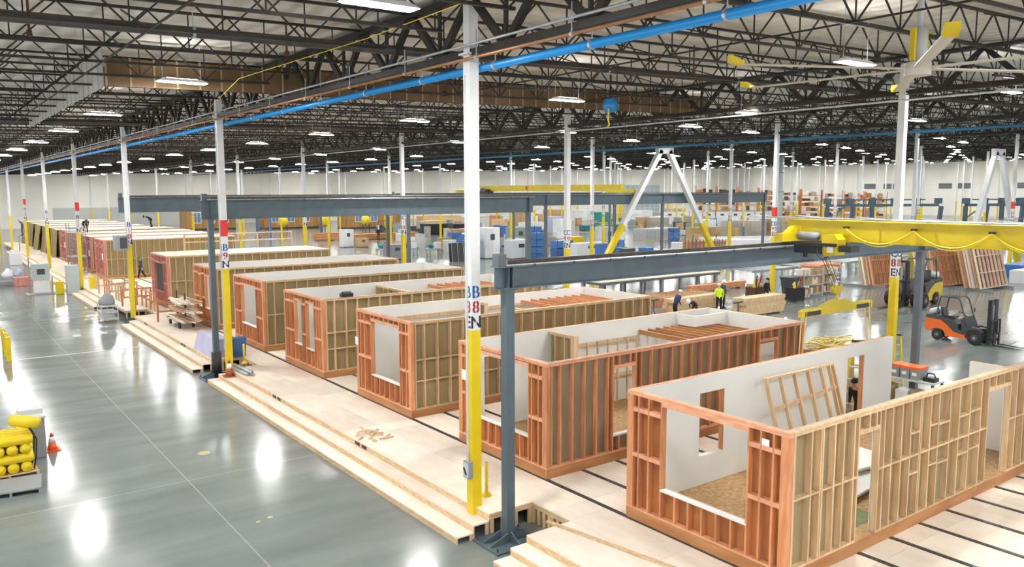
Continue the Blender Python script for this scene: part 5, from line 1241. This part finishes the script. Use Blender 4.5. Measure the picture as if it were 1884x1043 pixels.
MB().hexa([(37.6, 18.1, 0.12), (38.2, 18.1, 0.12), (38.2, 18.7, 0.12), (37.6, 18.7, 0.12)], [(37.45, 17.95, 1.35), (38.35, 17.95, 1.35), (38.35, 18.85, 1.35), (37.45, 18.85, 1.35)]).build('tub', 'dark_grey', tn); bx('lid', 37.4, 17.9, 1.35, 38.4, 18.9, 1.43, 'dark_grey', tn); bx('label_sheet', 37.6, 17.96, 0.9, 37.8, 17.99, 1.05, 'paper', tn)
for s in (37.65, 38.15): MB().cyl((s - 0.04, 18.7, 0.12), (s + 0.04, 18.7, 0.12), 0.118, 10).build('wheel', 'rubber', tn)
def shelf_unit(x, y, L, D_, H, n, lab, m='galvanised', rz=0.0, fill=None, seed=1, cat='rack', items='carton_box', ilab='box on the steel rack', per=6):
    t = thing('shelf_rack', (x, y, 0), lab, cat, rz=rz)
    k = max(2, int(L / 1.3) + 1)
    for q in range(k):
        for d in (0, D_ - 0.07): bx('upright', L * q / (k - 1), d, 0.002, L * q / (k - 1) + 0.07, d + 0.07, H, m, t)
    for r in range(n): bx('shelf', 0.0, 0.0, H * (r + 0.35) / n - 0.05, L + 0.07, D_, H * (r + 0.35) / n, m if H < 4 else 'mid_grey', t)
    if fill:
        rr = random.Random(seed)
        c, s = math.cos(rz), math.sin(rz)
        for r in range(n):
            xx = 0.12
            while xx < L - 0.35:
                w_ = rr.uniform(0.25, 0.6) * L / per * 1.2; hh = H / n * rr.uniform(0.35, 0.8); z = H * (r + 0.35) / n
                if rr.random() < 0.85:
                    o = MB().box(0, 0, 0, w_ * 0.9, D_ * 0.75, hh).build(items, rr.choice(fill)); lx, ly = xx, D_ * 0.1
                    o.location = (x + lx * c - ly * s, y + lx * s + ly * c, z + 0.002); o.rotation_euler = (0, 0, rz)
                    tag(o, ilab, 'box', ilab + ' group')
                xx += w_
    return t
shelf_unit(38.6, 17.8, 1.9, 0.9, 1.9, 3, 'steel rack of short timber blocks beside the wheeled bin', rz=-0.1, fill=['lumber', 'plywood', 'carton'], seed=2, items='timber_block', ilab='short pale timber piece on the steel rack beside the wheeled bin', per=5)
shelf_unit(41.0, 17.9, 1.9, 0.9, 1.9, 3, 'second steel rack of timber blocks behind the first', rz=-0.1, fill=['lumber', 'plywood', 'carton'], seed=3, items='timber_block', ilab='short pale timber piece on the second steel rack', per=5)
ck = thing('stock_cage', (48.9, 22.8, 0), 'wire cage trolley stacked with pinkish boards beyond the hook', 'cage')
bx('deck', 47.6, 22.4, 0.15, 50.6, 24.2, 0.22, 'galvanised', ck)
for (x, y) in ((47.6, 22.4), (50.5, 22.4), (47.6, 24.1), (50.5, 24.1)): bx('post', x, y, 0.002, x + 0.08, y + 0.08, 1.0, 'galvanised', ck)
for z in (0.5, 0.95): bx('side_rail', 47.6, 22.38, z, 50.6, 22.4, z + 0.05, 'galvanised', ck)
for k in range(6): o = MB().box(-1.6 + 0.1 * (k % 3), -0.85, 0, 1.5, 0.85, 0.06).build('pink_board', 'plate_red'); o.location = (49.1, 23.3, 1.02 + 0.062 * k); o.rotation_euler = (0, 0, 0.06 * (k % 3 - 1)); tag(o, 'pinkish board stacked on the wire cage trolley', 'board', 'boards on the wire cage trolley')
for k, (x, y, m, r_) in enumerate(((36.4, 20.0, 'carton', 0.5), (35.0, 19.0, 'cloth_brown', 0.4), (36.8, 17.2, 'rubber', 0.35))):
    t = thing('tool_trolley', (x, y, 0), ['brown tool trolley heaped with cords beside column D 9', 'dark tool trolley behind the packs of studs', 'tall black tool bag stand near column D 9'][k], 'trolley')
    bx('body', x - 0.5, y - 0.4, 0.1, x + 0.5, y + 0.4, 0.9, m, t)
    for q in range(4): MB().cyl((x - 0.4 + 0.25 * q, y - 0.2 + 0.1 * q, 0.9), (x - 0.4 + 0.25 * q, y - 0.2, 1.3 + 0.2 * (q % 2)), 0.1, 7, 0.05).build('tool', ['yellow_paint', 'dark_grey', 'lumber', 'cloth_red'][q], t)
    for q in (-0.4, 0.4): MB().cyl((x + q, y - 0.35, 0.08), (x + q, y - 0.29, 0.08), 0.078, 8).build('wheel', 'rubber', t)
# blue bins and racks by the right wall side
for k, (x, y, w, d, h) in enumerate(((57.2, 16.3, 2.2, 1.4, 3.0), (63.0, 14.0, 4.0, 1.6, 1.1), (74.0, 12.0, 3.0, 2.0, 2.2))):
    t = thing('blue_crate', (x, y, 0), ['tall stack of blue crates behind the leaning wall frames', 'low blue bench crate right of the leaning wall frames', 'far blue crate stack at the frame edge'][k], 'crate')
    n = max(1, int(h / 0.75))
    for q in range(n): bx('crate', x, y, 0.01 + h / n * q, x + w, y + d, h / n * (q + 1) - 0.03, 'blue_plastic', t)
o = MB().box(59.0, 11.9, 0.01, 62.2, 13.3, 1.0).build('white_case', 'wrap', base=(60, 12.5, 0)); tag(o, 'white case beside the low blue bench crate', 'case')
t = thing('steel_trestle', (63, 12.6, 0), 'tall steel A-frame stand at the frame edge', 'stand')
for s in (-0.5, 0.5): MB().bar((63 + s, 12.2, 0.01), (63 + s * 0.6, 12.6, 2.3), 0.06).build('leg', 'mid_grey', t); MB().bar((63 + s, 13.2, 0.01), (63 + s * 0.6, 12.6, 2.3), 0.06).build('leg', 'mid_grey', t)
bx('head', 62.6, 12.5, 2.28, 63.4, 12.7, 2.36, 'mid_grey', t)

# ---- pallets of stock, cabinets and machines; every item stands on its own spot
rng = random.Random(21)
def stock(x, y, w, d, h, m, lab, cat='pallet load', rz=0.0, nx=2, ny=2, nz=2, name='stock_pallet'):
    t = thing(name, (x, y, 0), lab, cat, rz=rz)
    bx('pallet', -w / 2, -d / 2, 0.002, w / 2, d / 2, 0.14, 'lumber', t)
    for a in range(nx):
        for b in range(ny):
            for c in range(nz):
                if c == nz - 1 and (a * 3 + b * 5 + int(x)) % 5 == 0: continue
                bx('carton', -w / 2 + w / nx * a + 0.02, -d / 2 + d / ny * b + 0.02, 0.145 + (h - 0.14) / nz * c, -w / 2 + w / nx * (a + 1) - 0.02, -d / 2 + d / ny * (b + 1) - 0.02, 0.14 + (h - 0.14) / nz * (c + 1) - 0.01, m, t)
    return t
def cabinet(x, y, w, d, h, m, lab, door='light_grey', rz=0.0, name='machine_cabinet', cat='cabinet'):
    t = thing(name, (x, y, 0), lab, cat, rz=rz)
    bx('body', -w / 2, -d / 2, 0.08, w / 2, d / 2, h, m, t); bx('plinth', -w / 2 + 0.05, -d / 2 + 0.05, 0.002, w / 2 - 0.05, d / 2 - 0.05, 0.08, 'dark_grey', t)
    for s in (0, 1): bx('door', -w / 2 + w / 2 * s + 0.03, -d / 2 - 0.02, 0.15, -w / 2 + w / 2 * (s + 1) - 0.03, -d / 2, h - 0.1, door, t)
    bx('panel', -w * 0.15, -d / 2 - 0.03, h * 0.6, w * 0.15, -d / 2 - 0.02, h * 0.8, 'dark_grey', t); return t
lumber_stack(40.4, 98.3, 5.5, 1.6, 1.2, 'lumber_red', 'bright red-stained lumber stack far behind the middle runway beam', rz=-0.05)
lumber_stack(48.8, 96.2, 9.0, 1.8, 0.9, 'rim', 'long brown lumber stack beside two far workers', rz=-0.05)
lumber_stack(42.5, 95.0, 3.0, 1.2, 0.9, 'rim', 'short brown lumber stack between the red stack and the white cabinet', rz=-0.05)
lumber_stack(74.8, 124.6, 8.5, 3.0, 2.2, 'lumber', 'tall tan lumber stack left of column B 8 far behind', rz=-0.1)
lumber_stack(68.5, 117.0, 5.0, 2.0, 1.7, 'lumber', 'lower tan lumber stack beside the tall far one', rz=-0.1)
cabinet(35.5, 83.0, 1.5, 1.2, 2.3, 'wrap', 'white machine cabinet standing alone past the open modules', 'wrap')
cabinet(37.0, 81.6, 1.4, 1.0, 1.2, 'carton', 'low brown cabinet beside the lone white machine cabinet', 'carton')
# clad houses at the back
for k, (x, y, L) in enumerate(((44.0, 137.5, 11.0), (57.0, 128.5, 11.5), (31.0, 142.0, 9.0))):
    t = thing('clad_house_module', (x, y, 0), ['far wood-clad house unit with white windows in the middle', 'far wood-clad house unit nearest the dark forklift', 'far wood-clad house unit behind column B 9'][k], 'house unit')
    bx('wall', x, y, 0.3, x + L, y + 5.0, 4.2, 'clad_wood', t); bx('base', x, y + 0.1, 0.002, x + L, y + 4.9, 0.3, 'dark_grey', t)
    n = 10
    for q in range(n): bx('cladding_board', x + L * q / n + 0.02, y - 0.05, 0.32, x + L * (q + 1) / n - 0.02, y - 0.002, 4.18, 'clad_wood', t)
    for q in (0.12, 0.4, 0.68):
        w_ = bx('window_frame', x + L * q, y - 0.12, 1.3, x + L * q + 1.5, y - 0.05, 3.4, 'white_paint', t)
        for c in range(2): bx('pane', x + L * q + 0.12 + 0.68 * c, y - 0.14, 1.45, x + L * q + 0.7 + 0.68 * c, y - 0.12, 3.25, 'window_glass', w_)
for k, (x, y) in enumerate(((33.9, 111.9), (33.9, 106.4), (30.5, 118.0), (41.0, 104.0), (45.0, 110.0))):
    t = thing('stand_post', (x, y, 0), ['left blue adjustable post under the middle beam', 'nearer blue adjustable post under the middle beam', 'grey adjustable post far behind the blue posts', 'grey adjustable post right of the blue posts', 'grey adjustable post near the red lumber'][k], 'post')
    bx('shaft', x - 0.14, y - 0.14, 0.1, x + 0.14, y + 0.14, 4.6, 'blue_plastic' if k < 2 else 'steel_grey', t); bx('foot', x - 0.35, y - 0.35, 0.002, x + 0.35, y + 0.35, 0.1, 'dark_grey', t)
for k, (x, y) in enumerate(((41.0, 120), (46.5, 115), (54.5, 116.0))):
    t = thing('yellow_hopper', (x, y, 0), ['far yellow hopper behind the left blue post', 'far yellow hopper near the blue posts', 'round yellow hopper before the clad houses'][k], 'hopper')
    MB().tube([(x, y, 1.2), (x, y, 1.7), (x, y, 2.5), (x, y, 2.9)], [0.3, 0.75, 0.75, 0.4], 12).build('tank', 'yellow_paint', t, True)
    for a in range(3): MB().bar((x + 0.7 * math.cos(a * 2.1), y + 0.7 * math.sin(a * 2.1), 0.01), (x + 0.6 * math.cos(a * 2.1), y + 0.6 * math.sin(a * 2.1), 1.7), 0.12).build('leg', 'dark_grey', t)
# machine island around (40..52, 50..75)
for k, (x, y, w, d, h, m, lab) in enumerate((
    (40.3, 57.6, 1.9, 1.6, 3.3, 'wrap', 'tall white machine cabinet right of column B 8'), (42.6, 55.4, 2.6, 1.4, 2.0, 'wrap', 'lower white machine cabinet before the tall white one'),
    (52.6, 69.0, 2.2, 1.8, 2.6, 'machine_green', 'grey-green machine cabinet behind the white cabinets'), (54.8, 67.4, 1.6, 1.6, 2.2, 'teal', 'teal machine housing beside the grey-green cabinet'),
    (50.6, 52.9, 4.4, 1.2, 1.5, 'wrap', 'long white bench cabinet right of column C 9'), (58.9, 59.2, 2.0, 1.6, 2.8, 'light_grey', 'tilted pale panel machine behind column C 9'),
    (47.2, 62.0, 1.6, 1.2, 1.7, 'light_grey', 'pale machine desk among the blue machines'), (31.5, 62.5, 2.0, 1.4, 1.6, 'mid_grey', 'grey machine desk before the far lumber'))):
    cabinet(x, y, w, d, h, m, lab, m)
for k, (x, y, w, d, h, lab) in enumerate(((37.8, 57.6, 1.6, 1.2, 2.7, 'blue rack of bins directly right of column B 8'), (43.0, 52.4, 1.3, 1.2, 2.9, 'tall blue locker left of the grey runway posts'), (46.3, 73.9, 1.3, 1.2, 2.0, 'blue locker left of column B 8 in the machine area'), (47.8, 59.0, 1.0, 1.0, 3.2, 'narrow blue locker behind the white cabinets'), (48.9, 55.6, 2.2, 1.2, 1.7, 'blue bin stack below column C 9'), (53.6, 51.4, 0.9, 1.0, 1.8, 'small blue locker right of the white bench cabinet'), (76.5, 64.0, 1.2, 1.0, 2.0, 'light blue drum cabinet below the chevron apex'))):
    t = thing('blue_locker', (x, y, 0), lab, 'locker'); n = max(2, int(h / 0.6))
    for q in range(n): bx('bin', x - w / 2, y - d / 2, 0.02 + h / n * q, x + w / 2, y + d / 2, h / n * (q + 1) - 0.05, 'blue_plastic', t)
    for s in (-1, 1): bx('upright', x + s * w / 2 - 0.03, y - d / 2 - 0.04, 0.002, x + s * w / 2 + 0.03, y - d / 2 - 0.001, h + 0.1, 'dark_grey', t)
for k in range(6):
    x, y = 33.5 + 2.3 * k, 68.5 - 1.6 * k
    t = thing('conveyor_machine', (x, y, 0), ['first', 'second', 'third', 'fourth', 'fifth', 'sixth'][k] + ' small blue and steel machine in the row left of column B 8', 'machine', 'blue machines in a row')
    bx('frame', x - 0.9, y - 0.5, 0.6, x + 0.9, y + 0.5, 0.75, 'galvanised', t)
    for q in (-0.8, 0.7):
        for r in (-0.45, 0.38): bx('leg', x + q, y + r, 0.002, x + q + 0.1, y + r + 0.08, 0.6, 'mid_grey', t)
    MB().cyl((x - 0.5, y - 0.3, 1.0), (x - 0.5, y + 0.3, 1.0), 0.25, 10).build('motor', 'blue_plastic' if k % 2 else 'teal', t, True); bx('head', x + 0.1, y - 0.35, 0.75, x + 0.7, y + 0.35, 1.4, 'wrap' if k % 3 else 'blue_plastic', t)
bp_ = thing('black_panel_rack', (35.2, 55.6, 0), 'dark glazed panels leaning on a steel frame left of column B 8', 'panel rack')
for k in range(3): MB().hexa([(34.2, 55.3 + 0.2 * k, 0.05), (36.4, 55.3 + 0.2 * k, 0.05), (36.4, 55.36 + 0.2 * k, 0.05), (34.2, 55.36 + 0.2 * k, 0.05)], [(34.5, 56.0 + 0.2 * k, 1.9), (36.7, 56.0 + 0.2 * k, 1.9), (36.7, 56.06 + 0.2 * k, 1.9), (34.5, 56.06 + 0.2 * k, 1.9)]).build('panel', 'black_plastic', bp_)
for q in range(4): MB().bar((34.25 + 0.7 * q, 55.25, 0.03), (34.55 + 0.7 * q, 55.95, 1.95), 0.05).build('bar', 'mid_grey', bp_)
for k, (x, y, w) in enumerate(((60.5, 102.0, 5.0), (64.5, 99.0, 4.0))):
    t = thing('black_container', (x, y, 0), ['black open container before the tan lumber stack', 'second black container beside the first'][k], 'container')
    bx('tub', x - w / 2, y - 1, 0.1, x + w / 2, y + 1, 1.7, 'black_plastic', t); bx('rim', x - w / 2 - 0.06, y - 1.06, 1.7, x + w / 2 + 0.06, y + 1.06, 1.82, 'dark_grey', t); bx('skid', x - w / 2 + 0.2, y - 0.8, 0.002, x + w / 2 - 0.2, y + 0.8, 0.1, 'dark_grey', t)
# pallet loads
loads = [
 (88.5, 116.3, 3.2, 2.2, 3.0, 'carton', 'tan carton stack right of column B 8 far behind'), (92.0, 113.0, 3.0, 2.2, 2.6, 'carton', 'tan carton stack beside the lavender load'), (87.0, 121.5, 3.0, 2.0, 2.2, 'lumber_red', 'orange timber load behind the tan cartons'), (81.0, 112.0, 3.2, 2.0, 1.8, 'lumber', 'tan plank load before the orange timber'),
 (79.6, 93.7, 3.2, 2.4, 2.8, 'lavender', 'lavender wrapped load between the grey runway posts'), (72.0, 90.0, 2.4, 2.0, 3.2, 'wrap', 'tall white wrapped load left of the lavender load'), (66.5, 84.5, 2.6, 2.0, 2.4, 'wrap', 'white wrapped load before the black containers'), (69.0, 79.5, 2.2, 1.8, 3.0, 'wrap', 'white bagged load beside the grey runway post'),
 (62.3, 62.5, 3.4, 2.2, 1.9, 'lavender', 'stack of pale lavender sacks right of column D 10'), (66.0, 65.5, 3.2, 2.2, 1.7, 'wrap', 'stack of white sacks behind the chevron leg'), (56.0, 61.5, 1.8, 1.4, 1.6, 'yellow_paint', 'yellow boxed load behind column C 9'),
 (88.2, 91.4, 9.0, 1.8, 1.2, 'teal', 'long teal boat-like load before the white shelves'), (114.0, 120.0, 4.0, 2.4, 2.4, 'green', 'green boxed load far behind column D 10'),
 (96.4, 89.8, 3.0, 0.5, 2.4, 'carton', 'leaning tan board load beside the lone far person'), (83.4, 64.6, 5.5, 2.4, 1.9, 'carton', 'wide brown carton load right of the grey post below the chevron'), (78.3, 69.0, 6.4, 3.0, 1.7, 'galvanised', 'grey steel sheet stack left of the brown carton load'),
 (98.6, 88.0, 3.4, 2.4, 2.3, 'carton_grey', 'greyish carton load under the chevron'), (104.5, 82.0, 3.0, 2.4, 2.0, 'wrap', 'white wrapped load beside the greyish cartons'), (91.2, 65.6, 2.6, 2.2, 2.6, 'carton_grey', 'grey crate load left of column D 9'), (94.0, 63.3, 2.8, 2.2, 2.6, 'carton_grey', 'grey crate load just behind column D 9'), (97.2, 62.6, 3.0, 2.4, 2.8, 'carton', 'brown mixed load right behind column D 9'), (88.0, 70.0, 2.4, 2.0, 2.2, 'machine_green', 'green-grey machine crate behind the yellow chevron leg'),
 (108.0, 96.0, 4.0, 2.4, 2.2, 'wrap', 'white load in the row before the far shelves'), (113.0, 92.0, 4.0, 2.4, 2.2, 'carton_grey', 'grey load in the row before the far shelves'), (118.5, 88.0, 4.0, 2.4, 2.2, 'wrap', 'second white load in the row before the far shelves'), (123.0, 84.0, 4.0, 2.4, 2.4, 'wrap', 'third white load in the row before the far shelves'), (128.0, 80.5, 4.0, 2.4, 2.2, 'carton', 'brown load at the end of the row before the far shelves'),
 (98.0, 130.0, 5.0, 3.0, 2.6, 'wrap', 'white load far behind the lavender load'), (106.0, 126.0, 5.0, 3.0, 3.0, 'carton', 'brown load far behind column D 10'), (118.0, 132.0, 6.0, 3.0, 2.6, 'wrap', 'white load beside the bright dock door'), (128.0, 122.0, 6.0, 3.0, 2.6, 'wrap', 'white load before the bright dock door'), (139.0, 121.0, 5.0, 3.0, 2.8, 'carton_grey', 'grey load before the orange racks'),
 (60.0, 74.5, 2.2, 1.8, 2.0, 'carton', 'brown carton load among the machine cabinets'), (58.0, 88.0, 2.6, 2.0, 1.6, 'wrap', 'low white load left of column D 11'), (53.0, 84.0, 2.2, 1.8, 1.8, 'carton', 'brown load beside the black containers'), (47.0, 88.0, 2.4, 2.0, 1.2, 'wrap', 'low white load before the long brown lumber stack')]
for k, (x, y, w, d, h, m, lab) in enumerate(loads):
    stock(x, y, w, d, h, m, lab, rz=-0.1 + 0.05 * (k % 5), nx=2 if w < 5 else 4, ny=2, nz=3 if h > 2.2 else 2)
for k in range(3):
    t = thing('long_bundle', (76.8 + 1.2 * k, 52.5 + 1.3 * k, 0), ['nearest', 'middle', 'farthest'][k] + ' long white wrapped bundle before column D 9', 'bundle', 'long white bundles', rz=-0.35)
    bx('wrap', -5.5, -0.5, 0.12, 5.5, 0.5, 0.85 + 0.1 * k, 'wrap', t)
    for q in (-4, 0, 4): bx('bearer', q - 0.1, -0.55, 0.002, q + 0.1, 0.55, 0.12, 'lumber', t)
lumber_stack(68.0, 51.6, 6.0, 0.8, 1.0, 'lumber_red', 'salmon coloured beam pack before the long white bundles', rz=-0.35)
lumber_stack(63.0, 44.0, 6.0, 0.9, 0.9, 'galvanised', 'grey steel section pack right of the chevron foot', rz=-0.3)
for k in range(9):
    x, y = 132.8 + 2.3 * k, 116.6 - 1.95 * k
    cabinet(x, y, 2.6, 0.8, 2.2, 'wrap', 'white low partition unit in the row before the orange racks', 'wrap', rz=-0.7, name='partition_unit', cat='partition')['group'] = 'white partition units'
# steel A-frame racks near the slim posts
for k in range(3):
    t = thing('cart_frame', (60.5 + 2.6 * k, 50.0 - 1.2 * k, 0), ['first', 'second', 'third'][k] + ' grey tubular cart frame between the slim grey posts', 'cart', 'tubular cart frames')
    x, y = 60.5 + 2.6 * k, 50.0 - 1.2 * k
    for q in range(4):
        for r in (0, 1.2): bx('upright', x + 0.6 * q, y + r, 0.002, x + 0.6 * q + 0.07, y + r + 0.07, 1.5 + 0.6 * (q == 0), 'steel_grey', t)
    for z in (0.4, 1.1): bx('rail', x, y - 0.03, z, x + 1.9, y - 0.001, z + 0.07, 'steel_grey', t)
# far orange pallet racks full of stock
rr = random.Random(5)
for k in range(9):
    x, y = 158.5 + 4.15 * k, 131.0 - 3.6 * k; H = 8.4 - 0.22 * k
    t = thing('pallet_rack', (x, y, 0), 'orange steel pallet rack bay filled with brown stock at the far wall', 'rack', 'orange pallet rack bays', rz=-0.715)
    for q in (0, 5.3):
        for d in (0, 1.4): bx('upright', q, d, 0.002, q + 0.14, d + 0.14, H, 'rack_orange', t)
    for r in range(5):
        z = 0.25 + r * (H - 0.6) / 5
        bx('beam', 0.14, -0.02, z, 5.3, 0.06, z + 0.14, 'rack_orange', t); bx('shelf', 0.14, 0.06, z + 0.09, 5.3, 1.4, z + 0.14, 'lumber', t)
        xx = 0.25; c, s = math.cos(-0.715), math.sin(-0.715)
        while xx < 4.3:
            w_ = rr.uniform(0.7, 1.3); hh = rr.uniform(0.5, 1.2)
            if rr.random() < 0.9:
                mk = rr.choice(['carton', 'carton_grey', 'cloth_brown', 'rim', 'dark_grey', 'wrap']); o = MB().box(0, 0, 0, w_ * 0.92, 1.0, hh).build('stock_box', mk); o.location = (x + xx * c - 0.2 * s, y + xx * s + 0.2 * c, z + 0.142); o.rotation_euler = (0, 0, -0.715)
                cn = {'carton': 'tan', 'carton_grey': 'greyish', 'cloth_brown': 'dark brown', 'rim': 'red-brown', 'dark_grey': 'charcoal', 'wrap': 'white'}[mk]; lv = ['lowest', 'second', 'middle', 'fourth', 'top'][r]
                tag(o, f'{cn} box on the {lv} level of the orange pallet racks', 'box', f'{cn} boxes on the {lv} level of the orange pallet racks')
            xx += w_
# big dark blue machine frames
for k, (x, y, L) in enumerate(((87.5, 47.3, 16.5), (104.5, 37.5, 14.0))):
    t = thing('press_frame', (x, y, 0), ['long dark blue machine gantry left of column C 8', 'long dark blue machine gantry right of column C 8'][k], 'machine', rz=-0.45)
    bx('top_beam', 0, -0.2, 5.0, L, 0.25, 5.35, 'frame_blue', t); MB().cyl((1.0, 0, 5.9), (L - 2, 0, 5.9), 0.08, 8).build('drive_shaft', 'frame_blue', t)
    for q in range(6):
        xx = L * q / 5
        MB().bar((xx, 0, 0.01), (xx + (0.5 if q % 2 else 0), 0, 5.0), 0.5, 0.35, (0, 1, 0)).build('leg', 'frame_blue', t)
        bx('head_block', xx - 0.4, -0.3, 5.36, xx + 0.4, 0.3, 6.1, 'frame_blue', t)
    for z in (2.2, 3.2): bx('guard_rail', 0.2, -0.6, z, L, -0.54, z + 0.08, 'mid_grey', t)
    MB().bar((0.4, 0, 3.6), (2.6, 0, 5.0), 0.15).build('brace', 'frame_blue', t)
    for q in range(3): bx('machine_body', 1.0 + L * 0.3 * q, 0.4, 0.02, 3.0 + L * 0.3 * q, 1.8, 2.4, 'machine_green', t)
# round white duct column behind the racks
t = thing('round_duct', (85.0, 51.2, 0), 'round grey vertical duct behind the dark blue gantry', 'duct')
MB().cyl((85, 53, 0.01), (85, 53, 11.9), 0.55, 16).build('pipe', 'cabinet_grey', t, True)
for z in (3.5, 6.9, 9.5): MB().cyl((85, 53, z), (85, 53, z + 0.15), 0.6, 16).build('joint_ring', 'mid_grey', t)

# small stock spread through the machine and stores area
kinds = [('wrap', 'white wrapped package'), ('carton', 'small brown carton'), ('light_grey', 'pale grey tote'), ('carton_grey', 'greyish carton'), ('machine_green', 'green-grey machine part'), ('blue_plastic', 'small blue tote'), ('dark_grey', 'dark equipment case')]
taken = [(o.location.x, o.location.y) for o in COL.objects if o.parent is None and o.type in ('EMPTY', 'MESH') and o.get('category') and o.location.z < 1]
rr = random.Random(77); made = 0; tries = 0
zones = [(42, 60, 58, 80), (56, 78, 90, 118), (88, 104, 62, 84), (100, 132, 88, 112), (46, 58, 40, 48)]
while made < 170 and tries < 4000:
    tries += 1; z = zones[tries % len(zones)]
    x, y = rr.uniform(z[0], z[1]), rr.uniform(z[2], z[3])
    if any(abs(x - a) < 3.0 and abs(y - b) < 2.4 for a, b in taken) or (abs((x + 8.5) % 17 - 8.5) < 1.3 and abs((y + 8.5) % 17 - 8.5) < 1.3): continue
    taken.append((x, y)); m, lb = rr.choice(kinds); w, d, h = rr.uniform(0.7, 1.5), rr.uniform(0.6, 1.2), rr.uniform(0.6, 1.8)
    b = MB().box(-w / 2, -d / 2, 0.12, w / 2, d / 2, h); b.box(-w / 2 - 0.03, -d / 2 - 0.03, h, w / 2 + 0.03, d / 2 + 0.03, h + 0.06)
    for q in (-0.4, 0.4): b.box(-w / 2, q * d - 0.06, 0.002, w / 2, q * d + 0.06, 0.12)
    o = b.build('stock_case', m); o.location = (x, y, 0); o.rotation_euler = (0, 0, rr.uniform(-0.5, 0.5)); made += 1
    tag(o, lb + ' standing among the stores and machines of the far hall', 'stock', lb + 's in the stores area')
